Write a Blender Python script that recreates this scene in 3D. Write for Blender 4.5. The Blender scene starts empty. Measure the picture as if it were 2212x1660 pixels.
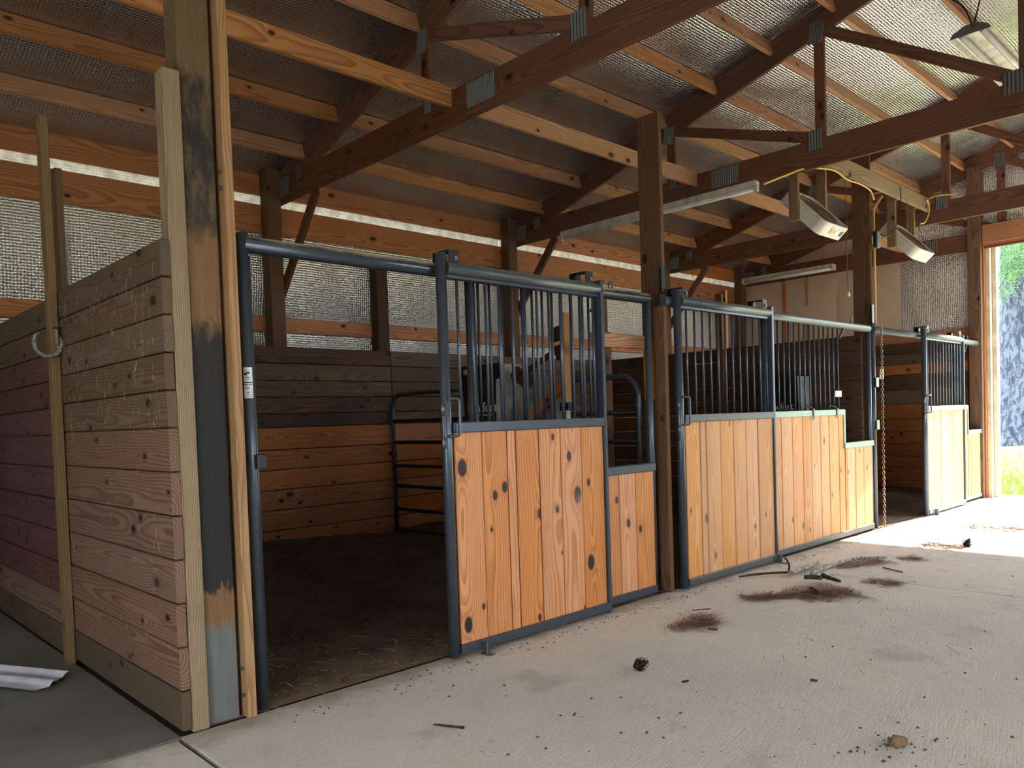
import bpy, bmesh, math, random
from mathutils import Vector, Matrix, Euler
random.seed(7)
scn = bpy.context.scene
COL = scn.collection
PI = math.pi

# ------------------------------------------------------------------ camera
CAM = Vector((0.0, 0.0, 1.28))
YAW, PITCH, ROLL, FPX, CY = 0.761964515, -0.0331941059, -0.033797163, 1698.22, 964.578
def cam_axes():
    cy, sy, cp, sp = math.cos(YAW), math.sin(YAW), math.cos(PITCH), math.sin(PITCH)
    fwd = Vector((sy*cp, cy*cp, sp)); right = Vector((cy, -sy, 0)); up = right.cross(fwd)
    cr, sr = math.cos(ROLL), math.sin(ROLL)
    return cr*right + sr*up, -sr*right + cr*up, fwd
RT, UP, FW = cam_axes()
cam = bpy.data.cameras.new('camera'); camo = bpy.data.objects.new('camera', cam); COL.objects.link(camo)
M = Matrix((RT, UP, -FW)).transposed().to_4x4(); M.translation = CAM
camo.matrix_world = M
cam.sensor_fit = 'HORIZONTAL'; cam.sensor_width = 36.0; cam.lens = FPX*36.0/2212.0
cam.shift_y = (CY - 830.0)/2212.0; cam.clip_start = 0.05; cam.clip_end = 400
scn.camera = camo

# ------------------------------------------------------------------ sky, sun, exposure
w = bpy.data.worlds.new('world'); scn.world = w; w.use_nodes = True
bg = w.node_tree.nodes['Background']
bg.inputs[0].default_value = (0.86, 0.93, 1.0, 1); bg.inputs[1].default_value = 2.3
sun = bpy.data.lights.new('sun', 'SUN'); sun.energy = 5.0; sun.angle = 0.012; sun.color = (1.0, 0.93, 0.82)
suno = bpy.data.objects.new('sun', sun); COL.objects.link(suno)
suno.rotation_euler = Vector((-1, 0.12, -0.72)).to_track_quat('-Z', 'Y').to_euler()
suno.location = (30, -8, 22)
vs = scn.view_settings
vs.view_transform = 'Standard'; vs.look = 'None'; vs.gamma = 1.0; vs.use_curve_mapping = False
vs.exposure = 2.45

# ------------------------------------------------------------------ node helpers
def lin(c):
    return tuple((x/12.92 if x <= 0.04045 else ((x+0.055)/1.055)**2.4) for x in c)
def rgb(r, g, b): return lin((r/255, g/255, b/255))
class NT:
    def __init__(s, name):
        s.mat = bpy.data.materials.new(name); s.mat.use_nodes = True
        s.t = s.mat.node_tree; s.b = s.t.nodes['Principled BSDF']
    def n(s, typ, **kw):
        nd = s.t.nodes.new(typ)
        for k, v in kw.items(): setattr(nd, k, v)
        return nd
    def put(s, sock, v):
        if isinstance(v, bpy.types.NodeSocket): s.t.links.new(v, sock)
        elif v is not None:
            try: sock.default_value = v
            except Exception: sock.default_value = tuple(v) + (1,)
    def m(s, op, a, b=None, c=None, clamp=False):
        nd = s.n('ShaderNodeMath', operation=op, use_clamp=clamp)
        for i, v in enumerate((a, b, c)): s.put(nd.inputs[i], v) if v is not None else None
        return nd.outputs[0]
    def v(s, op, a, b=None):
        nd = s.n('ShaderNodeVectorMath', operation=op)
        s.put(nd.inputs[0], a)
        if b is not None: s.put(nd.inputs[1], b)
        return nd.outputs['Value'] if op in ('LENGTH', 'DISTANCE', 'DOT_PRODUCT') else nd.outputs[0]
    def comb(s, x, y, z):
        nd = s.n('ShaderNodeCombineXYZ')
        for i, q in enumerate((x, y, z)): s.put(nd.inputs[i], q)
        return nd.outputs[0]
    def sep(s, vec):
        nd = s.n('ShaderNodeSeparateXYZ'); s.put(nd.inputs[0], vec); return nd.outputs
    def noise(s, vec, scale=1.0, detail=2.0, rough=0.5, dist=0.0, color=False):
        nd = s.n('ShaderNodeTexNoise'); s.put(nd.inputs['Vector'], vec)
        nd.inputs['Scale'].default_value = scale; nd.inputs['Detail'].default_value = detail
        nd.inputs['Roughness'].default_value = rough; nd.inputs['Distortion'].default_value = dist
        return nd.outputs['Color' if color else 'Fac']
    def voro(s, vec, scale=1.0, feature='F1', out='Distance', rnd=1.0):
        nd = s.n('ShaderNodeTexVoronoi', feature=feature); s.put(nd.inputs['Vector'], vec)
        nd.inputs['Scale'].default_value = scale; nd.inputs['Randomness'].default_value = rnd
        return nd.outputs[out]
    def ramp(s, fac, stops):
        nd = s.n('ShaderNodeValToRGB'); s.put(nd.inputs[0], fac); e = nd.color_ramp.elements
        while len(e) < len(stops): e.new(0.5)
        for i, (p, c) in enumerate(stops):
            e[i].position = p; e[i].color = tuple(c) + (1,) if len(c) == 3 else c
        return nd.outputs[0]
    def mix(s, fac, a, b, mode='MIX'):
        nd = s.n('ShaderNodeMix', data_type='RGBA', blend_type=mode)
        s.put(nd.inputs[0], fac)
        for i, q in ((6, a), (7, b)):
            if isinstance(q, bpy.types.NodeSocket): s.t.links.new(q, nd.inputs[i])
            else: nd.inputs[i].default_value = tuple(q)[:3] + (1,)
        return nd.outputs[2]
    def step(s, x, a, b):
        nd = s.n('ShaderNodeMapRange', interpolation_type='SMOOTHSTEP')
        s.put(nd.inputs[0], x); nd.inputs[1].default_value = a; nd.inputs[2].default_value = b
        return nd.outputs[0]
    def obj(s): return s.n('ShaderNodeTexCoord').outputs['Object']
    def gpos(s): return s.n('ShaderNodeNewGeometry').outputs['Position']
    def rnd(s): return s.n('ShaderNodeObjectInfo').outputs['Random']
    def bump(s, h, strength=0.3, dist=0.01):
        nd = s.n('ShaderNodeBump'); s.put(nd.inputs['Height'], h)
        nd.inputs['Strength'].default_value = strength; nd.inputs['Distance'].default_value = dist
        s.t.links.new(nd.outputs[0], s.b.inputs['Normal'])
    def out(s, color=None, rough=None, metal=None, spec=None):
        if color is not None: s.put(s.b.inputs['Base Color'], color)
        if rough is not None: s.put(s.b.inputs['Roughness'], rough)
        if metal is not None: s.put(s.b.inputs['Metallic'], metal)
        if spec is not None: s.put(s.b.inputs['Specular IOR Level'], spec)
        return s.mat

def wood(name, light, dark, knotc, ring=0.011, var=0.25, rough=0.65, grime=None, grimeamt=0.0, warp=0.045, contrast=1.0, gscale=2.5):
    """sawn pine: growth rings cut by the board, fibres, knots set per board by k1..k3 = (x, y, radius)"""
    t = NT(name); o = t.obj(); r = t.rnd()
    x, y, z = t.sep(o)
    off = t.m('MULTIPLY', r, 37.0)
    base = t.comb(t.m('ADD', t.m('MULTIPLY', x, 0.9), off), t.m('MULTIPLY', y, 4.0), t.m('ADD', t.m('MULTIPLY', z, 4.0), off))
    n1 = t.m('SUBTRACT', t.noise(base, 1.3, 2.0), 0.5)
    n2 = t.m('SUBTRACT', t.noise(t.v('ADD', base, (9.1, 3.3, 5.7)), 1.1, 1.0), 0.5)
    kd = None; kfl = None
    for k in ('k1', 'k2', 'k3'):
        a = t.n('ShaderNodeAttribute', attribute_type='OBJECT', attribute_name=k)
        kx, ky, kr = t.sep(a.outputs['Vector'])
        dx = t.m('MULTIPLY', t.m('SUBTRACT', x, kx), 0.62); dy = t.m('SUBTRACT', y, ky)
        d = t.m('SQRT', t.m('ADD', t.m('MULTIPLY', dx, dx), t.m('MULTIPLY', dy, dy)))
        d = t.m('ADD', d, t.m('MULTIPLY', n1, 0.008))
        q = t.m('DIVIDE', d, t.m('ADD', kr, 0.0005))          # 1 at the knot's edge
        fl = t.m('MULTIPLY', t.m('EXPONENT', t.m('MULTIPLY', q, -0.7)), t.m('MULTIPLY', kr, 1.6))
        kd = q if kd is None else t.m('MINIMUM', kd, q)
        kfl = fl if kfl is None else t.m('ADD', kfl, fl)
    yy = t.m('ADD', t.m('ADD', y, t.m('MULTIPLY', t.m('SUBTRACT', t.m('FRACT', t.m('MULTIPLY', r, 7.31)), 0.5), 0.16)), t.m('MULTIPLY', n1, warp*2))
    zz = t.m('ADD', t.m('ADD', z, t.m('ADD', 0.03, t.m('MULTIPLY', t.m('FRACT', t.m('MULTIPLY', r, 13.7)), 0.10))), t.m('MULTIPLY', n2, warp*2))
    rad = t.m('ADD', t.m('SQRT', t.m('ADD', t.m('MULTIPLY', yy, yy), t.m('MULTIPLY', zz, zz))), kfl)
    ph = t.m('FRACT', t.m('DIVIDE', rad, ring))
    ringv = t.m('MULTIPLY', t.step(ph, 0.25, 0.92), t.m('SUBTRACT', 1.0, t.step(ph, 0.92, 1.0)))
    fib = t.noise(t.comb(t.m('ADD', t.m('MULTIPLY', x, 3.0), off), t.m('MULTIPLY', y, 160.0), t.m('MULTIPLY', z, 160.0)), 1.0, 3.0, 0.6)
    blot = t.noise(t.comb(t.m('ADD', t.m('MULTIPLY', x, gscale*0.5), off), t.m('MULTIPLY', y, gscale), t.m('MULTIPLY', z, gscale)), 1.0, 4.0, 0.6)
    f = t.m('ADD', t.m('MULTIPLY', ringv, 0.75*contrast), t.m('MULTIPLY', t.m('SUBTRACT', fib, 0.5), 0.9), clamp=True)
    c = t.mix(f, light, dark)
    c = t.mix(t.m('MULTIPLY', t.step(blot, 0.45, 0.75), 0.35), c, dark)
    kin = t.m('SUBTRACT', 1.0, t.step(kd, 0.75, 1.15))
    khalo = t.m('SUBTRACT', 1.0, t.step(kd, 1.0, 2.6))
    c = t.mix(t.m('MULTIPLY', khalo, 0.35), c, dark)
    c = t.mix(kin, c, t.mix(t.step(t.m('FRACT', t.m('MULTIPLY', kd, 3.0)), 0.3, 0.8), knotc, tuple(q*0.45 for q in knotc)))
    if grime:
        g = t.noise(t.comb(t.m('ADD', t.m('MULTIPLY', x, 1.3), off), t.m('MULTIPLY', y, 3.0), t.m('MULTIPLY', z, 3.0)), 1.4, 6.0, 0.65)
        c = t.mix(t.m('MULTIPLY', t.step(g, 0.62-0.5*grimeamt, 0.8-0.3*grimeamt), min(1.0, 0.35+grimeamt)), c, grime)
    v = t.m('ADD', 1.0-var, t.m('MULTIPLY', t.m('FRACT', t.m('MULTIPLY', r, 3.77)), 2*var))
    hs = t.n('ShaderNodeHueSaturation'); t.put(hs.inputs['Color'], c); t.put(hs.inputs['Value'], v)
    t.put(hs.inputs['Saturation'], t.m('ADD', 0.9, t.m('MULTIPLY', t.m('FRACT', t.m('MULTIPLY', r, 5.3)), 0.2)))
    t.bump(t.m('ADD', t.m('MULTIPLY', fib, 0.6), t.m('MULTIPLY', ringv, -0.5)), 0.35, 0.004)
    return t.out(hs.outputs[0], rough, 0.0, 0.35)

def plain(name, col, rough=0.5, metal=0.0, var=0.0, nscale=20.0, bump=0.0, col2=None, spec=0.5):
    t = NT(name); o = t.obj(); c = col
    if col2 is not None or var:
        nf = t.noise(o, nscale, 4.0, 0.6)
        c = t.mix(t.step(nf, 0.35, 0.7), col, col2 if col2 is not None else tuple(q*(1-var) for q in col))
    if bump: t.bump(t.noise(o, nscale*3, 4.0, 0.7), bump, 0.006)
    return t.out(c, rough, metal, spec)

def steel(name, col, rough=0.32, dust=0.0, metal=0.55, dustc=rgb(150, 128, 98)):
    t = NT(name); p = t.gpos()
    nrm = t.n('ShaderNodeNewGeometry').outputs['Normal']; nz = t.sep(nrm)[2]
    nf = t.noise(p, 24.0, 5.0, 0.7); nf2 = t.noise(p, 6.0, 3.0, 0.6)
    c = t.mix(t.m('MULTIPLY', t.step(nf, 0.5, 0.8), 0.5), col, tuple(min(1, q*1.9+0.01) for q in col))
    if dust:
        fac = t.m('MULTIPLY', t.step(t.m('ADD', nz, t.m('MULTIPLY', t.m('SUBTRACT', nf2, 0.5), 0.9)), 0.25, 0.75), dust)
        c = t.mix(fac, c, dustc)
        t.put(t.b.inputs['Roughness'], t.m('ADD', rough, t.m('MULTIPLY', fac, 0.5)))
        t.put(t.b.inputs['Metallic'], t.m('MULTIPLY', metal, t.m('SUBTRACT', 1.0, fac)))
        t.bump(nf, 0.12, 0.004)
        return t.out(c)
    t.bump(nf, 0.05, 0.002)
    return t.out(c, t.m('ADD', rough, t.m('MULTIPLY', nf, 0.15)), metal)

MAT = {}
MAT['purlin'] = wood('pine_purlin', rgb(190, 142, 102), rgb(146, 96, 60), rgb(86, 48, 28), var=0.14)
MAT['truss'] = wood('pine_truss', rgb(120, 80, 58), rgb(76, 46, 32), rgb(36, 20, 16), var=0.12, rough=0.6)
MAT['girt'] = wood('pine_girt', rgb(188, 126, 80), rgb(140, 82, 46), rgb(64, 32, 16), var=0.13)
MAT['brace'] = wood('pine_brace', rgb(196, 146, 102), rgb(142, 94, 58), rgb(80, 46, 26), var=0.08, ring=0.010)
MAT['plank_grey'] = wood('weathered_plank', rgb(112, 92, 72), rgb(76, 58, 44), rgb(40, 28, 20), var=0.2, rough=0.8, grime=rgb(88, 80, 62), grimeamt=0.25, ring=0.009)
MAT['plank_pink'] = wood('old_pine_plank', rgb(138, 108, 90), rgb(92, 66, 54), rgb(46, 32, 26), var=0.08, rough=0.75, grime=rgb(106, 90, 74), grimeamt=0.2, ring=0.013)
MAT['plank_purple'] = wood('stained_plank', rgb(112, 78, 74), rgb(74, 48, 46), rgb(40, 26, 24), var=0.12, rough=0.75, grime=rgb(104, 50, 56), grimeamt=0.3, ring=0.012)
MAT['plank_orange'] = wood('kick_plank', rgb(170, 110, 66), rgb(122, 72, 38), rgb(34, 18, 10), var=0.12, rough=0.6, grime=rgb(70, 44, 26), grimeamt=0.1)
MAT['plank_dark'] = wood('dark_plank', rgb(92, 66, 50), rgb(56, 38, 28), rgb(26, 18, 14), var=0.22, rough=0.8)
MAT['door_orange'] = wood('door_plank_orange', rgb(222, 154, 98), rgb(180, 104, 56), rgb(58, 42, 36), var=0.07, rough=0.5, ring=0.013, grime=rgb(204, 166, 132), grimeamt=0.22)
MAT['door_pale'] = wood('door_plank_pale', rgb(226, 170, 116), rgb(194, 128, 76), rgb(120, 106, 96), var=0.07, rough=0.55, ring=0.010, grime=rgb(196, 160, 132), grimeamt=0.2)
MAT['weather'] = wood('weathered_board', rgb(158, 136, 104), rgb(112, 92, 66), rgb(64, 50, 36), var=0.05, rough=0.8, ring=0.008)
MAT['fresh'] = wood('fresh_trim', rgb(182, 142, 100), rgb(142, 102, 64), rgb(90, 58, 36), var=0.05, ring=0.012)
MAT['post_brown'] = wood('brown_post', rgb(114, 84, 60), rgb(78, 54, 38), rgb(42, 28, 20), var=0.08, rough=0.75)
MAT['stud'] = wood('stud_tan', rgb(146, 120, 86), rgb(104, 80, 54), rgb(62, 44, 30), var=0.08, rough=0.75)
MAT['jamb_white'] = plain('jamb_cream', rgb(214, 202, 178), 0.6, col2=rgb(186, 170, 142), nscale=5)
MAT['steel'] = steel('dark_steel', rgb(78, 87, 98), 0.24, dust=0.0, metal=0.5)
MAT['steel_dusty'] = steel('dusty_steel', rgb(70, 78, 88), 0.25, dust=0.95, dustc=rgb(176, 152, 118))
MAT['steel_rail'] = steel('rail_steel', rgb(84, 90, 94), 0.42, dust=0.35, metal=0.45)
MAT['steel_green'] = steel('greenish_steel', rgb(126, 150, 144), 0.4, dust=0.2, metal=0.5)
MAT['galv'] = steel('galvanised', rgb(120, 124, 124), 0.38, metal=0.85)
MAT['black'] = plain('black_plastic', rgb(22, 22, 24), 0.45, var=0.3)
MAT['white_print'] = plain('white_print', rgb(215, 212, 200), 0.6)
MAT['black_print'] = plain('black_print', rgb(28, 28, 28), 0.6)
MAT['sticker'] = plain('white_sticker', rgb(226, 230, 226), 0.45)
MAT['rust'] = plain('rusty_steel', rgb(84, 52, 34), 0.7, 0.4, nscale=30, col2=rgb(46, 30, 24), bump=0.3)
MAT['grey_tray'] = plain('grey_tray', rgb(150, 146, 140), 0.5, 0.3, nscale=6, col2=rgb(104, 92, 80))
MAT['silver'] = plain('silver_sheet', rgb(176, 186, 196), 0.4, 0.5, nscale=5, col2=rgb(140, 150, 158))
MAT['yellow_paint'] = plain('yellow_paint', rgb(206, 140, 20), 0.6, nscale=9, col2=rgb(170, 108, 18))
MAT['white_metal'] = plain('white_enamel', rgb(220, 216, 204), 0.4, nscale=8, col2=rgb(186, 180, 164))
MAT['tube'] = plain('lamp_tube', rgb(228, 230, 226), 0.25, nscale=6, col2=rgb(206, 206, 198))
MAT['fan_white'] = plain('fan_white', rgb(222, 222, 210), 0.45, nscale=7, col2=rgb(196, 194, 180))
MAT['grille'] = plain('dusty_grille', rgb(126, 104, 78), 0.9, nscale=30, col2=rgb(78, 60, 42))
MAT['yellow_cord'] = plain('yellow_cord', rgb(226, 190, 84), 0.55)
MAT['tan_cord'] = plain('tan_cord', rgb(190, 150, 96), 0.6)
MAT['brown_wire'] = plain('brown_wire', rgb(96, 66, 48), 0.6)
MAT['chain'] = plain('rusty_chain', rgb(178, 158, 134), 0.4, 0.7, nscale=40, col2=rgb(104, 80, 62))
MAT['bark_stick'] = plain('stick_bark', rgb(74, 62, 52), 0.85, nscale=30, col2=rgb(40, 32, 28), bump=0.5)
MAT['lichen_stick'] = plain('lichen_bark', rgb(188, 186, 178), 0.85, nscale=45, col2=rgb(80, 68, 60), bump=0.5)
MAT['needle'] = plain('pine_needles', rgb(170, 126, 100), 0.7, nscale=60, col2=rgb(108, 72, 58))
MAT['needle_pale'] = plain('pale_needles', rgb(188, 166, 144), 0.7, nscale=50, col2=rgb(140, 104, 80))
MAT['straw'] = plain('straw', rgb(186, 166, 130), 0.7, nscale=30, col2=rgb(140, 118, 84))
MAT['cone'] = plain('pine_cone', rgb(44, 36, 34), 0.6, nscale=40, col2=rgb(22, 18, 18))
MAT['clod'] = plain('dirt_clod', rgb(150, 126, 98), 0.95, nscale=30, col2=rgb(110, 86, 64), bump=0.8)
MAT['horseshoe'] = plain('horseshoe', rgb(182, 182, 176), 0.5, 0.6, nscale=60, col2=rgb(96, 88, 80), bump=0.4)
MAT['white_sheet'] = plain('white_corrugated', rgb(206, 208, 214), 0.35, 0.0, nscale=5, col2=rgb(178, 178, 184))
MAT['joint'] = plain('joint_dirt', rgb(62, 54, 46), 0.95)
MAT['crumb'] = plain('dark_crumbs', rgb(92, 74, 60), 0.9)

def foil_mat(name, base, dusty, dustamt, rough, metal, bscale=42.0, bstr=1.0):
    t = NT(name); p = t.obj(); x, y, z = t.sep(p)
    v = t.voro(t.v('MULTIPLY', p, (1, 1, 0.2)), bscale, 'F1', rnd=0.25)
    wr = t.noise(t.v('MULTIPLY', p, (2.2, 0.7, 2.0)), 3.0, 4.0, 0.6)
    st = t.noise(t.v('MULTIPLY', p, (9.0, 0.6, 9.0)), 2.0, 3.0, 0.6)
    d = t.noise(p, 2.4, 6.0, 0.65)
    fac = t.m('MULTIPLY', t.m('ADD', 0.25, t.m('MULTIPLY', t.step(t.m('ADD', d, t.m('MULTIPLY', wr, 0.3)), 0.35, 1.0), 0.75)), dustamt)
    c = t.mix(fac, base, dusty)
    t.bump(t.m('ADD', t.m('MULTIPLY', v, -1.0), t.m('ADD', t.m('MULTIPLY', wr, 0.7), t.m('MULTIPLY', st, 0.35))), bstr, 0.012)
    return t.out(c, t.m('ADD', rough, t.m('MULTIPLY', fac, 0.3)), t.m('SUBTRACT', metal, t.m('MULTIPLY', fac, 0.4)))
MAT['foil'] = foil_mat('bubble_foil', rgb(230, 231, 230), rgb(198, 178, 154), 0.25, 0.28, 0.88)
MAT['foil_roof'] = foil_mat('roof_foil', rgb(204, 206, 210), rgb(150, 132, 112), 0.08, 0.25, 0.95, bstr=0.75)
def backlit_strip_mat():
    t = NT('translucent_eave_strip'); p = t.obj(); v = t.voro(p, 42.0, 'F1', rnd=0.3); n = t.noise(p, 9.0, 4.0, 0.6)
    t.bump(t.m('ADD', v, n), 0.7, 0.01)
    c = t.mix(t.step(n, 0.3, 0.75), rgb(226, 224, 212), rgb(168, 160, 140))
    tl = t.n('ShaderNodeBsdfTranslucent'); t.put(tl.inputs[0], c)
    mx = t.n('ShaderNodeMixShader'); mx.inputs[0].default_value = 0.16
    t.out(c, 0.35, 0.6); o = t.t.nodes['Material Output']
    t.t.links.new(t.b.outputs[0], mx.inputs[1]); t.t.links.new(tl.outputs[0], mx.inputs[2]); t.t.links.new(mx.outputs[0], o.inputs[0])
    return t.mat
MAT['backlit_strip'] = backlit_strip_mat()
MAT['foil_tan'] = foil_mat('dusty_foil', rgb(222, 202, 182), rgb(206, 178, 148), 0.9, 0.5, 0.3, bstr=0.35)

def concrete():
    t = NT('concrete'); p = t.gpos(); x, y, z = t.sep(p)
    big = t.noise(p, 0.7, 5.0, 0.6); mid = t.noise(p, 5.0, 6.0, 0.65); fine = t.noise(p, 90.0, 4.0, 0.7)
    broom = t.noise(t.comb(t.m('MULTIPLY', t.m('ADD', x, t.m('MULTIPLY', y, 0.5)), 10.0), t.m('MULTIPLY', t.m('SUBTRACT', y, t.m('MULTIPLY', x, 0.2)), 95.0), 0.0), 1.0, 3.0, 0.6)
    c = t.mix(t.step(big, 0.35, 0.7), rgb(222, 214, 203), rgb(208, 204, 197))
    c = t.mix(t.m('MULTIPLY', t.step(mid, 0.5, 0.8), 0.35), c, rgb(182, 170, 152))
    c = t.mix(t.m('MULTIPLY', t.step(t.noise(t.v('ADD', p, (4.2, 1.1, 0)), 1.7, 4.0, 0.55), 0.60, 0.74), 0.4), c, rgb(150, 144, 136))
    c = t.mix(t.m('MULTIPLY', t.step(fine, 0.48, 0.72), 0.4), c, rgb(140, 130, 116))
    # dirt swept along the stall fronts and the slab joint
    edge = t.m('ADD', t.m('MULTIPLY', t.m('SUBTRACT', mid, 0.5), 0.5), t.m('SUBTRACT', y, 3.12))
    c = t.mix(t.m('MULTIPLY', t.step(edge, 0.0, 0.22), 0.65), c, rgb(146, 122, 96))
    t.bump(t.m('ADD', t.m('MULTIPLY', broom, 0.8), t.m('ADD', t.m('MULTIPLY', fine, 0.6), t.m('MULTIPLY', mid, 1.0))), 0.7, 0.008)
    return t.out(c, 0.9, 0.0, 0.25)
MAT['concrete'] = concrete()
def concrete_dark():  # concrete darker all over than the aisle slabs
    t = NT('darker_concrete'); p = t.gpos()
    big = t.noise(p, 1.1, 5.0, 0.6); mid = t.noise(p, 6.0, 6.0, 0.65); fine = t.noise(p, 80.0, 4.0, 0.7)
    c = t.mix(t.step(big, 0.35, 0.7), rgb(126, 124, 116), rgb(108, 104, 96))
    c = t.mix(t.m('MULTIPLY', t.step(mid, 0.5, 0.75), 0.5), c, rgb(88, 80, 70))
    c = t.mix(t.m('MULTIPLY', t.step(fine, 0.5, 0.8), 0.3), c, rgb(80, 74, 66))
    t.bump(t.m('ADD', fine, mid), 0.4, 0.006)
    return t.out(c, 0.85, 0.0, 0.3)
MAT['concrete_dark'] = concrete_dark()
def bedding():
    t = NT('stall_bedding'); p = t.gpos()
    a = t.noise(p, 3.0, 8.0, 0.7); b = t.noise(p, 45.0, 5.0, 0.75)
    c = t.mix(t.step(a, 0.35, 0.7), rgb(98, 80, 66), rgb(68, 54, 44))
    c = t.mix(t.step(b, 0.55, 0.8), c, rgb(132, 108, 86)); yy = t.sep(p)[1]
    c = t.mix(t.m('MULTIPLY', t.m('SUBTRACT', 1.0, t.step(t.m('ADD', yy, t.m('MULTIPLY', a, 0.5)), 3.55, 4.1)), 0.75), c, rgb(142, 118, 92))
    t.bump(t.m('ADD', b, a), 0.9, 0.02)
    return t.out(c, 0.95, 0.0, 0.2)
MAT['bedding'] = bedding()
def painted_post():
    t = NT('black_painted_post'); o = t.obj(); x, y, z = t.sep(o)
    n = t.noise(t.comb(t.m('MULTIPLY', x, 5.0), t.m('MULTIPLY', y, 14.0), t.m('MULTIPLY', z, 14.0)), 1.0, 6.0, 0.7)
    fine = t.noise(t.comb(t.m('MULTIPLY', x, 5.0), t.m('MULTIPLY', y, 120.0), t.m('MULTIPLY', z, 120.0)), 1.0, 3.0, 0.6)
    bare = t.mix(fine, rgb(150, 112, 76), rgb(104, 76, 50)); grey = t.mix(fine, rgb(126, 128, 124), rgb(92, 96, 94))
    tan = t.mix(fine, rgb(130, 108, 78), rgb(90, 74, 52))
    nn = t.m('MULTIPLY', t.m('SUBTRACT', n, 0.5), 0.35); h = t.m('ADD', x, nn)   # x = height - 1.8
    paint = t.mix(fine, rgb(34, 34, 36), rgb(54, 52, 50))
    worn = t.mix(t.step(n, 0.42, 0.62), paint, bare)
    c = t.mix(t.step(h, -1.24, -1.20), bare, paint)
    c = t.mix(t.step(h, -1.40, -1.32), grey, c)
    # bare worn patch between 1.8 and 2.3 m, bare timber above 2.75 m
    patch = t.m('MULTIPLY', t.step(h, -0.13, -0.05), t.m('SUBTRACT', 1.0, t.step(h, 0.30, 0.40)))
    c = t.mix(patch, c, bare)
    c = t.mix(t.m('MULTIPLY', t.step(h, 0.32, 0.42), t.m('SUBTRACT', 1.0, t.step(h, 0.95, 1.0))), c, t.mix(t.step(n, 0.40, 0.7), paint, tan))
    c = t.mix(t.step(h, 0.95, 1.02), c, tan)
    t.bump(t.m('ADD', fine, n), 0.4, 0.005)
    return t.out(c, 0.75, 0.0, 0.35)
MAT['painted_post'] = painted_post()
def bark():
    t = NT('pine_bark'); p = t.obj()
    n = t.noise(t.v('MULTIPLY', p, (1, 1, 0.4)), 13.0, 6.0, 0.65, 0.6)
    c = t.mix(t.step(n, 0.40, 0.60), rgb(44, 50, 62), rgb(84, 93, 110))
    t.bump(n, 0.8, 0.03)
    return t.out(c, 0.9, 0.0, 0.2)
MAT['bark'] = bark()
def ground():
    t = NT('lawn_ground'); p = t.gpos(); x, y, z = t.sep(p)
    n = t.noise(p, 1.2, 6.0, 0.65); f = t.noise(p, 25.0, 5.0, 0.7)
    grass = t.mix(t.step(f, 0.35, 0.7), rgb(146, 156, 96), rgb(116, 128, 74)); litter = t.mix(t.step(f, 0.4, 0.65), rgb(160, 138, 122), rgb(112, 92, 80))
    d = t.m('ADD', t.m('SUBTRACT', x, 17.0), t.m('MULTIPLY', t.m('SUBTRACT', n, 0.5), 2.5))
    c = t.mix(t.m('MULTIPLY', t.step(d, -0.3, 0.5), t.m('SUBTRACT', 1.0, t.step(d, 6.0, 8.0))), grass, litter)
    t.bump(f, 0.8, 0.03)
    return t.out(c, 0.95, 0.0, 0.2)
MAT['ground'] = ground()
MAT['grass'] = plain('grass_blades', rgb(132, 164, 66), 0.7, nscale=3, col2=rgb(104, 138, 52))
MAT['yard_beige'] = plain('beige_yard', rgb(168, 158, 142), 0.95, nscale=2, col2=rgb(140, 130, 114))
MAT['leaf'] = plain('pine_foliage', rgb(84, 124, 72), 0.7, nscale=4, col2=rgb(56, 96, 56))
MAT['shrub'] = plain('shrub_leaves', rgb(104, 146, 92), 0.7, nscale=4, col2=rgb(72, 116, 70))
MAT['siding'] = plain('outer_siding', rgb(200, 198, 190), 0.5, 0.3)

# ------------------------------------------------------------------ object helpers
W = {}
def tag(o, label=None, cat=None, group=None, kind=None):
    if label: o['label'] = label
    if cat: o['category'] = cat
    if group: o['group'] = group
    if kind: o['kind'] = kind
    return o
def link(o, world, parent=None):
    COL.objects.link(o)
    if parent is not None:
        o.parent = parent; o.matrix_parent_inverse = W[parent.name].inverted()
    o.matrix_basis = world; W[o.name] = world.copy()
    return o
def thing(name, label, cat, loc=(0, 0, 0), group=None, kind=None):
    o = bpy.data.objects.new(name, None); o.empty_display_size = 0.1
    link(o, Matrix.Translation(Vector(loc)))
    return tag(o, label, cat, group, kind)
def struct(name, loc=(0, 0, 0)):
    o = bpy.data.objects.new(name, None); link(o, Matrix.Translation(Vector(loc))); o['kind'] = 'structure'; return o
def mobj(name, verts, faces, mat, parent=None, world=None, smooth=False):
    me = bpy.data.meshes.new(name); me.from_pydata([tuple(v) for v in verts], [], faces); me.update()
    if smooth:
        for p in me.polygons: p.use_smooth = True
    if isinstance(mat, str): mat = MAT[mat]
    me.materials.append(mat)
    return link(bpy.data.objects.new(name, me), world if world is not None else Matrix.Identity(4), parent)
def bmobj(name, bm, mat, parent=None, world=None, smooth=False):
    me = bpy.data.meshes.new(name); bm.to_mesh(me); bm.free()
    if smooth:
        for p in me.polygons: p.use_smooth = True
    me.materials.append(MAT[mat] if isinstance(mat, str) else mat)
    return link(bpy.data.objects.new(name, me), world if world is not None else Matrix.Identity(4), parent)
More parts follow.
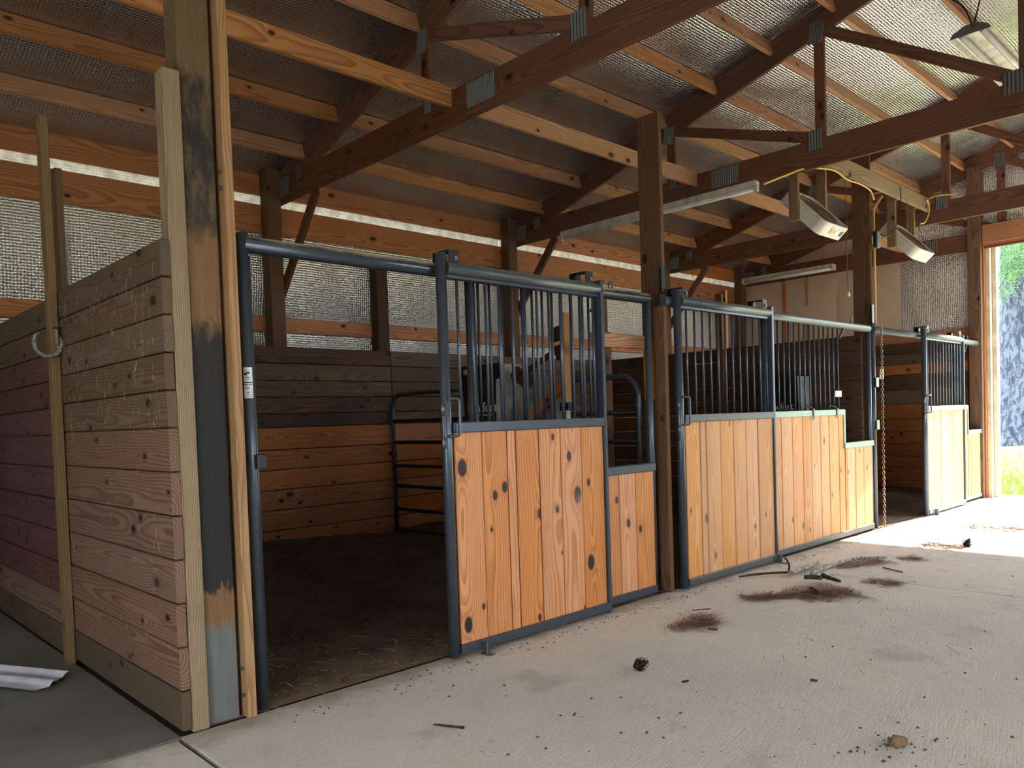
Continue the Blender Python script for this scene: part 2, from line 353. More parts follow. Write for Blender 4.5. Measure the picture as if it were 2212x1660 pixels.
def chamfer_box(dx, dy, dz, c=0.003):
    c = min(c, dx*0.3, dy*0.3, dz*0.3); hx, hy, hz = dx/2, dy/2, dz/2
    V = []; idx = {}
    for sx in (-1, 1):
        for sy in (-1, 1):
            for sz in (-1, 1):
                for a in range(3):
                    v = [sx*(hx-c), sy*(hy-c), sz*(hz-c)]; v[a] = (sx*hx, sy*hy, sz*hz)[a]
                    idx[(sx, sy, sz, a)] = len(V); V.append(v)
    F = []
    def add(ids, nrm):
        p = [Vector(V[i]) for i in ids]; n = (p[1]-p[0]).cross(p[2]-p[0])
        F.append(ids if n.dot(Vector(nrm)) > 0 else ids[::-1])
    for a in range(3):
        b, d = [k for k in range(3) if k != a]
        for s in (-1, 1):
            ids = []
            for sb, sd in ((-1, -1), (1, -1), (1, 1), (-1, 1)):
                k = [0, 0, 0]; k[a] = s; k[b] = sb; k[d] = sd; ids.append(idx[(*k, a)])
            n = [0, 0, 0]; n[a] = s; add(ids, n)
        # edges parallel to a
        for sb in (-1, 1):
            for sd in (-1, 1):
                ids = []
                for s, ax in ((-1, b), (1, b), (1, d), (-1, d)):
                    k = [0, 0, 0]; k[a] = s; k[b] = sb; k[d] = sd; ids.append(idx[(*k, ax)])
                n = [0, 0, 0]; n[b] = sb; n[d] = sd; add(ids, n)
    for sx in (-1, 1):
        for sy in (-1, 1):
            for sz in (-1, 1):
                add([idx[(sx, sy, sz, a)] for a in range(3)], (sx, sy, sz))
    return V, F
KR = random.Random(11)
def set_knots(o, L, wd, n=None, r=(0.010, 0.022), knots=None):
    ks = knots if knots is not None else []
    if knots is None:
        n = KR.choice([0, 1, 1, 2]) if n is None else n
        n = min(3, n if L > 0.8 else min(n, 1))
        for i in range(n): ks.append((KR.uniform(-L/2, L/2), KR.uniform(-wd*0.4, wd*0.4), KR.uniform(*r)))
    for i in range(3):
        o['k%d' % (i+1)] = [float(q) for q in ks[i]] if i < len(ks) else [50.0, 50.0, 0.0]
    return o
def beam(name, p0, p1, wd, th, mat, parent=None, up=(0, 0, 1), ch=0.003, knots=None, nk=None):
    """timber from p0 to p1: local X along it, wd along local Y (towards 'up'), th along local Z"""
    p0, p1 = Vector(p0), Vector(p1); d = p1-p0; L = d.length; ex = d.normalized()
    ey = Vector(up) - ex*ex.dot(Vector(up)); ey.normalize(); ez = ex.cross(ey)
    V, F = chamfer_box(L, wd, th, ch)
    m = Matrix((ex, ey, ez)).transposed().to_4x4(); m.translation = (p0+p1)/2
    o = mobj(name, V, F, mat, parent, m)
    set_knots(o, L, wd, nk, knots=knots)
    return o
def abox(name, lo, hi, mat, parent=None, ch=0.003, axis=None, knots=None, nk=None):
    """axis-aligned board; local X runs along its longest side, local Y along the next"""
    lo, hi = Vector(lo), Vector(hi); d = hi-lo; order = sorted(range(3), key=lambda a: -d[a])
    if axis is not None: order = [axis] + [a for a in order if a != axis]
    E = [Vector((1, 0, 0)), Vector((0, 1, 0)), Vector((0, 0, 1))]
    ex, ey = E[order[0]], E[order[1]]; ez = ex.cross(ey)
    V, F = chamfer_box(d[order[0]], d[order[1]], d[order[2]], ch)
    m = Matrix((ex, ey, ez)).transposed().to_4x4(); m.translation = (lo+hi)/2
    o = mobj(name, V, F, mat, parent, m)
    set_knots(o, d[order[0]], d[order[1]], nk, knots=knots)
    return o
def tube_data(pts, r, seg=10, cap=True, closed=False, V=None, F=None):
    V = [] if V is None else V; F = [] if F is None else F
    P = [Vector(p) for p in pts]; n = len(P); base = len(V)
    rr = r if isinstance(r, (list, tuple)) else [r]*n
    ref = None
    for i, p in enumerate(P):
        if closed: t = P[(i+1) % n]-P[i-1]
        else: t = (P[min(i+1, n-1)]-P[max(i-1, 0)])
        t.normalize()
        if ref is None:
            ref = Vector((0, 0, 1)) if abs(t.z) < 0.9 else Vector((1, 0, 0))
        u = (ref - t*ref.dot(t)).normalized(); v = t.cross(u); ref = u
        for k in range(seg):
            a = 2*PI*k/seg; V.append(p + (u*math.cos(a)+v*math.sin(a))*rr[i])
    m = n if closed else n-1
    for i in range(m):
        j = (i+1) % n
        for k in range(seg):
            k2 = (k+1) % seg
            F.append((base+i*seg+k, base+i*seg+k2, base+j*seg+k2, base+j*seg+k))
    if cap and not closed:
        F.append(tuple(base+k for k in range(seg))[::-1]); F.append(tuple(base+(n-1)*seg+k for k in range(seg)))
    return V, F
def tube(name, pts, r, mat, parent=None, seg=10, closed=False, smooth=True):
    V, F = tube_data(pts, r, seg, True, closed)
    o = mobj(name, V, F, mat, parent, None, False)
    if smooth:
        for p in o.data.polygons: p.use_smooth = len(p.vertices) == 4
    return o
def arc(c, r, a0, a1, ax, ay, n=6):
    c, ax, ay = Vector(c), Vector(ax), Vector(ay)
    return [c + (ax*math.cos(a0+(a1-a0)*i/n) + ay*math.sin(a0+(a1-a0)*i/n))*r for i in range(n+1)]
def smooth_path(pts, n=6):
    P = [Vector(p) for p in pts]; out = []
    for i in range(len(P)-1):
        a, b, c, d = P[max(i-1, 0)], P[i], P[i+1], P[min(i+2, len(P)-1)]
        for k in range(n):
            t = k/n
            out.append(0.5*((2*b)+(c-a)*t+(2*a-5*b+4*c-d)*t*t+(3*b-a-3*c+d)*t**3))
    out.append(P[-1]); return out

# ------------------------------------------------------------------ the setting
def at_px(px, py, Y=None, X=None, Z=None):
    d = RT*((px-1106)/FPX) - UP*((py-CY)/FPX) + FW
    if Y is not None: s = (Y-CAM.y)/d.y
    elif X is not None: s = (X-CAM.x)/d.x
    else: s = (Z-CAM.z)/d.z
    return CAM+d*s
YF = 3.33                    # plane of the stall fronts
YW = 7.0                     # outer side of the wall posts
XE = 12.14                   # inner face of the end wall
RIDGE = 1.55
YR = 2*RIDGE - YW            # right-hand wall
def roof_z(y): return 3.82 + 0.278*(6.44 - y) if y >= RIDGE else 3.82 + 0.278*(6.44 - (2*RIDGE-y))

# floor: concrete slabs with joints, dirt base under the stalls
fl = struct('floor')
def slab(lo, hi, mat='concrete'):
    o = abox('slab', (lo[0], lo[1], -0.12), (hi[0], hi[1], 0.0), mat, fl, 0.002); return o
slab((1.210, -3.9), (5.946, 3.34)); slab((5.956, -3.9), (12.6, 3.34)); slab((-4.2, -3.9), (1.188, 3.312))
slab((-4.2, 3.330), (1.215, 7.1), 'concrete_dark')
mobj('joint_filler', [(-4.2, -3.9, -0.02), (12.6, -3.9, -0.02), (12.6, 7.1, -0.02), (-4.2, 7.1, -0.02)], [(0, 1, 2, 3)], 'joint', fl)

def hsh(x, y, s=0):
    v = math.sin(x*12.9898 + y*78.233 + s*37.7)*43758.5453; return v-math.floor(v)
def vnoise(x, y, s=0):
    xi, yi = math.floor(x), math.floor(y); fx, fy = x-xi, y-yi
    fx, fy = fx*fx*(3-2*fx), fy*fy*(3-2*fy)
    a, b, c, d = hsh(xi, yi, s), hsh(xi+1, yi, s), hsh(xi, yi+1, s), hsh(xi+1, yi+1, s)
    return (a*(1-fx)+b*fx)*(1-fy) + (c*(1-fx)+d*fx)*fy
def fbm(x, y, s=0, o=4):
    t, a = 0, 0.5
    for i in range(o): t += a*vnoise(x, y, s+i); x, y, a = x*2.03, y*2.03, a*0.5
    return t
def bed_z(x, y):
    u = max(0, min(1, (y-3.45)/3.3))
    z = 0.005 + 0.16*u**1.5 + 0.20*u*u*max(0, 1-abs(x-1.5)/2.6) + 0.10*(fbm(x*1.7, y*1.7, 3)-0.45)*min(1, u*3)
    if x > 8.5: z += 0.10*min(1, u*4)*fbm(x*3, y*3, 9)
    z += 0.022*fbm(x*9, y*9, 5)*min(1, (y-3.36)*3)
    return max(z, 0.003)
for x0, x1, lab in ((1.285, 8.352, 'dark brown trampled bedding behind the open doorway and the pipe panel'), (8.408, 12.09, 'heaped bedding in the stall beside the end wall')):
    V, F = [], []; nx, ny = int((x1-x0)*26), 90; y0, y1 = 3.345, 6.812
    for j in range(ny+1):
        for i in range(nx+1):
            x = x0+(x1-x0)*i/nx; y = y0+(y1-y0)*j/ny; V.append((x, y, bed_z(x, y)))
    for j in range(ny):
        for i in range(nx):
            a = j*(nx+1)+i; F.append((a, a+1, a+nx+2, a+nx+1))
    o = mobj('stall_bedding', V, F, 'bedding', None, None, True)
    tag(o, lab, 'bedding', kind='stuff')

# left outer wall: outer siding, posts, girts, foil sheets, kick planks
wl = struct('wall_left', (0, YW, 0))
abox('siding', (-2.7, 7.16, -0.14), (12.4, 7.2, 3.36), 'siding', wl); abox('siding', (-2.7, 7.16, 3.52), (12.4, 7.2, 3.8), 'siding', wl)  # gap left between siding sheets so daylight reaches the eave strip
abox('post', (1.07, 6.86, 0), (1.21, 7.0, 2.2), 'plank_dark', wl, 0.005)
def foil_sheet(name, org, eu, ev, lu, lv, nrm, pins, mat, parent, amp=0.03, seed=0, nu=14, nv=44, edge=0.0):
    """billowing sheet: u across (lu), v along (lv); held back at the v positions in pins"""
    V, F = [], []; org, eu, ev, nrm = Vector(org), Vector(eu), Vector(ev), Vector(nrm)
    for j in range(nv+1):
        vv = lv*j/nv
        below = max([p for p in pins if p <= vv] or [0]); above = min([p for p in pins if p > vv] or [lv])
        sp = max(above-below, 1e-3); b = math.sin(PI*max(0, min(1, (vv-below)/sp)))*min(1, sp/0.45)
        for i in range(nu+1):
            uu = lu*i/nu; s = uu/lu
            h = amp*b*(0.55+0.9*vnoise(uu*1.5+seed*7.3, vv*1.3, seed)) + 0.010*(fbm(uu*5+seed*3, vv*5, seed+4)-0.5)
            h *= 0.35+0.65*math.sin(PI*min(1, max(0, s)))**0.5 if 0 < s < 1 else 0.35
            V.append(org + eu*uu + ev*vv + nrm*h)
    for j in range(nv):
        for i in range(nu):
            a = j*(nu+1)+i; F.append((a, a+1, a+nu+2, a+nu+1))
    # local frame: x across, y along, so the foil pattern follows the sheet
    m = Matrix((eu, ev, nrm)).transposed().to_4x4(); m.translation = org; mi = m.inverted()
    V = [mi @ v for v in V]
    return mobj(name, V, F, mat, parent, m, True)
xs = -1.8; k = 0
while xs < 12.1:
    wd = min(1.22, 12.16-xs)
    foil_sheet('insulation_sheet', (xs+wd+0.012, 7.055, 1.9), (-1, 0, 0), (0, 0, 1), wd+0.024, 1.46, (0, -1, 0), [0.0, 0.37, 1.36], 'foil', wl, 0.05, k+1)
    xs += 1.22; k += 1
def girt(z0, z1, mat, y0=7.0, y1=7.04, x0=-1.8, x1=12.14, joints=(3.57, 6.66, 9.9)):
    e = [x0]+list(joints)+[x1]
    for a, b in zip(e[:-1], e[1:]): abox('girt', (a+0.002, y0, z0), (b-0.002, y1, z1), mat, wl, nk=3)
for a, b in ((-2.6, 3.57), (3.57, 6.62), (6.62, 9.85), (9.85, 12.2)):
    foil_sheet('eave_strip', (b, 7.05, 3.355), (-1, 0, 0), (0, 0, 1), b-a, 0.16, (0, -1, 0), [0.0], 'backlit_strip', wl, 0.012, 70+a, nu=40, nv=6)  # translucent strip added so daylight through the siding gap makes it bright
girt(2.20, 2.34, 'girt'); girt(3.13, 3.39, 'girt'); girt(3.48, 3.70, 'girt'); girt(3.70, 3.735, 'truss', 6.93, 7.04)
for xp in (0.405, 3.507, 6.607, 9.787):
    abox('post', (xp, 6.86, 0), (xp+0.14, 7.0, 3.72 if xp > 1 else 3.6), 'post_brown', wl, 0.005)
abox('post', (11.98, 6.86, 0), (12.12, 7.0, 3.72), 'post_brown', wl, 0.005)
abox('short_post', (4.70, 6.88, 0.1), (4.84, 7.0, 2.93), 'plank_dark', wl, 0.005)
abox('nailer', (8.4, 6.9, 0.1), (8.48, 7.0, 2.95), 'post_brown', wl, 0.004)
SEAM_UP = [2.045, 1.885, 1.725, 1.568, 1.412, 1.285]; SEAM_LO = [1.285, 1.075, 0.888, 0.70, 0.51, 0.32, 0.13]
PJ = random.Random(3)
def kick_planks(e, parent, mats):
    zs = SEAM_UP + SEAM_LO[1:]
    for a, b in zip(e[:-1], e[1:]):
        for zt, zb in zip(zs[:-1], zs[1:]):
            up = zt > 1.35
            m = mats[0] if up else mats[1]
            if up and PJ.random() < 0.3: m = mats[2]
            j = PJ.uniform(-0.004, 0.004)
            abox('plank', (a+0.003, 6.82+j, zb+0.0035), (b-0.003, 6.858+j, zt-0.0035), m, parent, 0.004, axis=0, nk=3)
kick_planks([1.29, 4.80, 8.33], wl, ('plank_grey', 'plank_orange', 'plank_dark'))
kick_planks([8.44, 12.10], wl, ('plank_dark', 'plank_orange', 'plank_dark'))

# end wall with the aisle opening
we = struct('wall_end', (XE, 3.3, 0))
HDR = 3.42
abox('siding', (12.24, 3.30, 0), (12.28, 7.2, 3.8), 'siding', we)
mobj('siding', [(12.26, 7.2, 3.6), (12.26, 7.2, 3.75), (12.26, RIDGE, 5.25), (12.26, YR-0.2, 3.75), (12.26, YR-0.2, 3.6), (12.26, YR-0.2, HDR), (12.26, 7.2, HDR)], [(0, 1, 2, 3, 4, 5, 6)], 'siding', we)
abox('siding', (12.24, YR-0.2, 0), (12.28, -0.40, HDR), 'siding', we)
for k, (ya, yb) in enumerate([(7.02, 6.2), (6.2, 5.35), (5.35, 4.4), (4.4, 3.44)]):
    foil_sheet('insulation_sheet', (12.19, ya, 1.9), (0, -1, 0), (0, 0, 1), ya-yb, 1.55, (-1, 0, 0), [0.0, 0.38, 1.5], 'foil_tan' if k < 3 else 'foil', we, 0.035, 30+k)
for k, (ya, yb) in enumerate([(7.0, 5.8), (5.8, 4.6), (4.6, 3.4), (3.4, 2.2), (2.2, 1.0)]):
    zb = 3.5; zt = roof_z((ya+yb)/2)+0.25
    foil_sheet('insulation_sheet', (12.2, ya, zb), (0, -1, 0), (0, 0, 1), ya-yb, zt-zb, (-1, 0, 0), [0.0], 'foil_tan' if k < 2 else 'foil', we, 0.03, 50+k)
abox('girt', (12.14, 3.48, 2.205), (12.18, 6.99, 2.35), 'girt', we, nk=2)
for yj in (6.2, 5.82): abox('stud', (12.15, yj-0.02, 2.35), (12.18, yj+0.02, 3.4), 'girt', we)
zs = [2.20, 2.05, 1.90, 1.75, 1.525, 1.32, 1.10, 0.915, 0.74, 0.56, 0.39, 0.20, 0.05]
for zt, zb in zip(zs[:-1], zs[1:]):
    m = 'plank_orange' if zt < 1.4 else PJ.choice(['plank_grey', 'plank_orange', 'plank_dark'])
    abox('plank', (12.095, 3.50, zb+0.003), (12.135, 6.81, zt-0.003), m, we, 0.004, axis=1, nk=2)
tr = struct('trim_1', (12.1, 3.3, 0))     # aisle doorway trim
abox('jamb_post', (12.02, 3.31, 0.0), (12.16, 3.47, 4.5), 'post_brown', tr, 0.005)
abox('jamb_strip', (12.10, 3.286, 0.0), (12.2, 3.309, HDR+0.02), 'girt', tr, 0.004)
abox('jamb_board', (12.13, 3.232, 0.0), (12.3, 3.284, HDR), 'jamb_white', tr, 0.004)
abox('jamb_board', (12.22, 3.180, 0.0), (12.34, 3.230, HDR), 'jamb_white', tr, 0.004)
abox('header_board', (12.10, -0.40, HDR), (12.32, 3.30, HDR+0.03), 'girt', tr, 0.004)
abox('header_board', (12.06, -0.40, HDR+0.03), (12.10, 3.30, HDR+0.28), 'girt', tr, 0.004, nk=2)
abox('jamb_post', (12.02, -0.55, 0.0), (12.16, -0.40, 4.3), 'post_brown', tr, 0.005)

# right-hand wall, out of the picture, its window openings added for fill light
wr = struct('wall_right', (0, YR, 0))
abox('siding', (-2.7, YR-0.06, 0), (12.3, YR-0.02, 1.5), 'siding', wr)
abox('siding', (-2.7, YR-0.06, 2.7), (12.3, YR-0.02, 3.75), 'siding', wr)
for xa, xb in ((-2.7, 1.0), (4.0, 5.6), (8.6, 12.3)): abox('siding', (xa, YR-0.058, 1.5), (xb, YR-0.022, 2.7), 'siding', wr)
# near end wall behind the camera, with a made-up doorway sized for the light
wb = struct('wall_back', (-2.65, RIDGE, 0))
abox('siding', (-2.69, 1.5, 0), (-2.63, 7.2, 3.8), 'siding', wb); abox('siding', (-2.69, YR-0.05, 0), (-2.63, -0.4, 3.8), 'siding', wb)
mobj('siding', [(-2.66, 7.2, 2.4), (-2.66, 7.2, 3.75), (-2.66, RIDGE, 5.3), (-2.66, YR-0.2, 3.75), (-2.66, YR-0.2, 2.4)], [(0, 1, 2, 3, 4)], 'siding', wb)
for xp in (-2.5, 0.55, 3.5, 6.55, 9.78): abox('post', (xp, YR, 0), (xp+0.14, YR+0.14, 3.6), 'post_brown', wr)

# roof: purlins and foil sheets; trusses are things
ce = struct('ceiling', (4, RIDGE, 5.1))
TX = [0.55, 3.65, 6.75, 9.93, 12.10]          # near face of every truss
SL = math.atan(0.278); ca, sa = math.cos(SL), math.sin(SL)
bays = [(-1.9, 0.55)] + [(TX[i]+0.04, TX[i+1]) for i in range(4)]
for bi, (a, b) in enumerate(bays):
    for k in range(9):
        yk = 6.44-0.578*k
        for side in (1, -1):
            if bi == 0 and side < 0: continue
            y = yk if side > 0 else 2*RIDGE-yk
            n = Vector((0, sa*side, ca)); c = Vector((0, y, roof_z(y))) - n*0.07
            beam('purlin', (a, c.y, c.z), (b, c.y, c.z), 0.14, 0.038, 'purlin', ce, up=n, nk=2)
xs = -1.9; k = 0
while xs < 12.2:
    wd = min(1.22, 12.28-xs)
    Lr = (YW+0.12-RIDGE)/ca
    pins = [Lr-((6.44-0.578*q-RIDGE)/ca) for q in range(9)]
    pins = sorted([(YW+0.12-(6.44-0.578*q))/ca for q in range(9)])
    for side in (1, -1):
        if side < 0 and xs < 0: continue
        ye = YW+0.12 if side > 0 else 2*RIDGE-YW-0.12
        ev = Vector((0, -ca*side, sa)); n = Vector((0, sa*side, ca))
        eu = ev.cross(-n)
        ox = xs-0.012 if eu.x > 0 else xs+wd+0.012
        foil_sheet('insulation_sheet', Vector((ox, ye, roof_z(YW+0.12)+0.012)), eu, ev, wd+0.024, Lr+0.01, -n, [0.0]+pins, 'foil_roof', ce, 0.022, 80+k, nu=10, nv=60)
    xs += 1.22; k += 1
# outer roofing keeps the daylight out
for side in (1, -1):
    ye = YW+0.45 if side > 0 else 2*RIDGE-YW-0.45
    zz = roof_z(YW)-0.125+0.06
    mobj('roofing', [(-2.6, ye, zz), (12.7, ye, zz), (12.7, RIDGE, roof_z(RIDGE)+0.07), (-2.6, RIDGE, roof_z(RIDGE)+0.07)], [(0, 1, 2, 3)], 'siding', ce)

# trusses
def plate(parent, x, y, z, w_, h_, tilt=0.0, nr=None):
    """toothed gusset plate pressed into the near face: a row of vertical ridges"""
    nr = nr or max(4, int(w_/0.024)); V, F = [], []
    for i in range(nr*2+1):
        u = -w_/2 + w_*i/(nr*2); d = -0.001 if i % 2 == 0 else -0.008
        V += [(d, u, -h_/2), (d, u, h_/2)]
    for i in range(nr*2): F.append((2*i, 2*i+1, 2*i+3, 2*i+2))
    m = Matrix.Translation((x, y, z)) @ Matrix.Rotation(tilt, 4, 'X')
    return mobj('gusset_plate', V, F, 'galv', parent, m)
TL = ['dark pine roof truss nearest the open stall doorway, lateral board butted to it', 'dark pine roof truss carrying the long tube light along its bottom chord',
      'reddish pine roof truss where the yellow cord ends, past the box fans', 'reddish pine gable truss standing over the end wall']
def truss(i):
    x = TX[i]+0.02; t = thing('roof_truss', TL[i-1], 'truss', (x, RIDGE, 3.39), group='roof trusses')
    yl, yr = 6.97, 2*RIDGE-6.97
    xb = x
    for side, ya in ((1, yl), (-1, yr)):
        n = Vector((0, sa*side, ca)); dep = 0.235
        p0 = Vector((xb, ya+0.12*side, roof_z(ya+0.12*side) if side > 0 else roof_z(ya-0.12)))-n*(dep/2+0.006)
        p1 = Vector((xb, RIDGE, roof_z(RIDGE)))-n*(dep/2+0.006)
        beam('top_chord', p0, p1, dep, 0.038, 'truss', t, up=n, nk=3)
    ym = 4.02
    beam('bottom_chord', (xb, yl, 3.51), (xb, ym, 3.51), 0.24, 0.038, 'truss', t, nk=3)
    beam('bottom_chord', (xb, ym-0.004, 3.51), (xb, yr, 3.51), 0.24, 0.038, 'truss', t, nk=3)
    tops = {}
    for side in (1, -1):
        for yv in (4.62, 3.08):
            y = yv if side > 0 else 2*RIDGE-yv
            zt = roof_z(y)-0.23
            beam('web', (xb, y, 3.63), (xb, y, zt), 0.09, 0.037, 'truss', t, up=(0, 1, 0)); tops[(side, yv)] = zt
        s = side; f = (lambda q: q) if s > 0 else (lambda q: 2*RIDGE-q)
        beam('web', (xb, f(4.58), tops[(s, 4.62)]+0.02), (xb, f(3.16), 3.66), 0.09, 0.036, 'truss', t, up=(0, 0.3, 1))
        beam('web', (xb, f(3.04), tops[(s, 3.08)]+0.02), (xb, f(1.62), 3.66), 0.09, 0.036, 'truss', t, up=(0, 0.3, 1))
    beam('web', (xb, RIDGE, 3.63), (xb, RIDGE, roof_z(RIDGE)-0.23), 0.09, 0.037, 'truss', t, up=(0, 1, 0))
    xf = xb-0.0195
    for f in ((lambda q: q), (lambda q: 2*RIDGE-q)):
        plate(t, xf, f(6.80), 3.53, 0.20, 0.17); plate(t, xf, f(6.52), 3.60, 0.10, 0.13)
        plate(t, xf, f(4.64), roof_z(4.62)-0.24, 0.12, 0.17, 0.15); plate(t, xf, f(4.60), 3.61, 0.08, 0.12)
        plate(t, xf, f(3.13), 3.63, 0.13, 0.17); plate(t, xf, f(3.10), roof_z(3.08)-0.22, 0.13, 0.18, 0.15)
    plate(t, xf, 4.02, 3.53, 0.29, 0.17); plate(t, xf, 1.62, 3.63, 0.16, 0.17)
    return t
for i in range(1, 5): truss(i)
# knee braces from the wall posts to the trusses
for i, nm in ((1, 'the open stall'), (2, 'the barred door'), (3, 'the pale stall door')):
    x = TX[i]+0.0195
    o = beam('knee_brace', (x, 6.95, 2.56), (x, 6.24, 3.385), 0.09, 0.038, 'truss', None, up=(0, 0.6, 0.4))
    tag(o, 'short slanted knee brace propping a truss above ' + nm, 'brace', 'knee braces along the foil wall')
# boards tying the trusses together
o = beam('lateral_board', (-1.6, 4.335, 3.58), (3.648, 4.335, 3.58), 0.14, 0.038, 'brace', nk=3); tag(o, 'long grained pine board passing behind the black painted post', 'board', 'lateral boards between the trusses')
o = beam('lateral_board', (3.692, 4.335, 3.58), (6.748, 4.335, 3.58), 0.14, 0.038, 'brace', nk=3); tag(o, 'long grained pine board behind the tall brown plank post, between two trusses', 'board', 'lateral boards between the trusses')
o = beam('lateral_board', (6.79, 4.335, 3.58), (9.93, 4.335, 3.58), 0.14, 0.038, 'brace', nk=2); tag(o, 'long grained pine board ending behind the nearer box fan', 'board', 'lateral boards between the trusses')
o = beam('lateral_board', (9.97, 4.335, 3.58), (12.10, 4.335, 3.58), 0.14, 0.038, 'brace', nk=2); tag(o, 'pine board reaching the gable truss behind the outlet box', 'board', 'lateral boards between the trusses')

# ------------------------------------------------------------------ stall partitions
def partition(name, label, x0, x1, ya, yb, mats, tops, lows, nk=2, split=None, split_mat=None):
    t = thing(name, label, 'partition', ((x0+x1)/2, (ya+yb)/2, 0))
    zs = tops + lows[1:]
    for zt, zb in zip(zs[:-1], zs[1:]):
        up = zt > lows[0]+0.01
        m = mats[0] if up else (mats[1] if zb > 0.05 else mats[2])
        j = PJ.uniform(-0.003, 0.003)
        if split:
            abox('plank', (x0+j, ya+abs(j)*2, zb+0.003), (x1+j, split, zt-0.003), m, t, 0.004, axis=1, nk=nk)
            abox('plank', (x0+j, split+0.004, zb-0.012), (x1+j, yb, zt-0.018), split_mat if (0.2 < zb < 1.7) else m, t, 0.004, axis=1, nk=nk)
        else: abox('plank', (x0+j, ya+abs(j)*2, zb+0.003), (x1+j, yb, zt-0.003), m, t, 0.004, axis=1, nk=nk)
    return t
ups = [2.08-0.1568*i for i in range(6)]; lows = [1.296-0.185*i for i in range(7)]+[0.015]
partition('stall_partition', 'weathered plank partition beside the black painted post, straw stuck on its upper boards', 1.222, 1.262, 3.335, 6.815, ('plank_grey', 'plank_pink', 'plank_grey'), ups, lows, 2, 4.93, 'plank_purple')
# purple-red stain on the far lower boards is in the dirt sprayed there: a thin stain coat
partition('stall_partition', 'dark plank partition behind the pale stall door bars', 8.36, 8.40, 3.42, 6.815, ('plank_dark', 'plank_dark', 'plank_dark'), [2.05-0.157*i for i in range(6)], [1.265-0.19*i for i in range(6)]+[0.12])
def stud(p, q, label, mat='stud'):
    o = abox('stud', p, q, mat, None, 0.003); tag(o, label, 'stud'); return o
stud((1.178, 4.87, 0.0), (1.219, 4.96, 3.03), 'tall thin stud on the outer side of the weathered partition, horseshoe on it')
stud((1.265, 4.98, 0.12), (1.305, 5.07, 2.79), 'shorter thin stud on the stall side of the weathered partition')
stud((8.31, 5.03, 0.12), (8.355, 5.12, 2.70), 'dark thin stud clamped to the near face of the dark partition', 'post_brown')
stud((8.405, 5.03, 0.15), (8.45, 5.12, 2.75), 'thin stud clamped to the far face of the dark partition', 'girt')

# posts of the stall fronts
o = abox('corner_board', (1.265, 3.338, 0.0), (1.339, 3.43, 2.79), 'weather', None, 0.006); tag(o, 'pale weathered board between the plank ends and the black painted post', 'board')
o = abox('corner_post', (1.343, 3.36, 0.0), (1.483, 3.50, 3.6), 'painted_post', None, 0.006); tag(o, 'square post with peeling black paint, bare patches and grey foot', 'post')
t = thing('trim_board', 'fresh tan trim board between the black painted post and the steel jamb', 'board', (1.52, 3.37, 0))
abox('board', (1.500, 3.315, 0.0), (1.542, 3.455, 3.6), 'fresh', t, 0.004)
for z in (0.10, 0.22, 2.33, 2.40): tube('bolt_head', [(1.497, 3.345, z), (1.490, 3.345, z)], 0.010, 'galv', t, 6)
t = thing('plank_post', 'tall brown plank post rising between the orange door stall and the pale door stall', 'post', (4.85, 3.5, 0))
abox('plank', (4.835, 3.412, 0.0), (4.875, 3.605, 3.50), 'post_brown', t, 0.004)
abox('paint_band', (4.8325, 3.425, 1.40), (4.8348, 3.60, 1.79), 'yellow_paint', t, 0.0003)
abox('strap', (4.79, 3.386, 2.17), (4.84, 3.411, 2.36), 'black', t, 0.003)
t = thing('edge_strip', 'slim brown upright strip between the two steel jambs by the closed pale door', 'strip', (4.70, 3.33, 0))
abox('board', (4.690, 3.305, 0.0), (4.735, 3.40, 2.06), 'post_brown', t, 0.004)
t = thing('plank_post', 'tall brown plank post with chain, conduit and outlet box beside it', 'post', (8.64, 3.5, 0))
abox('plank', (8.62, 3.412, 0.0), (8.66, 3.605, 4.05), 'post_brown', t, 0.004, nk=3)
abox('strap', (8.56, 3.386, 2.18), (8.625, 3.411, 2.38), 'black', t, 0.003)
abox('spacer_block', (8.58, 3.284, 3.54), (8.66, 3.411, 3.67), 'post_brown', t, 0.003)

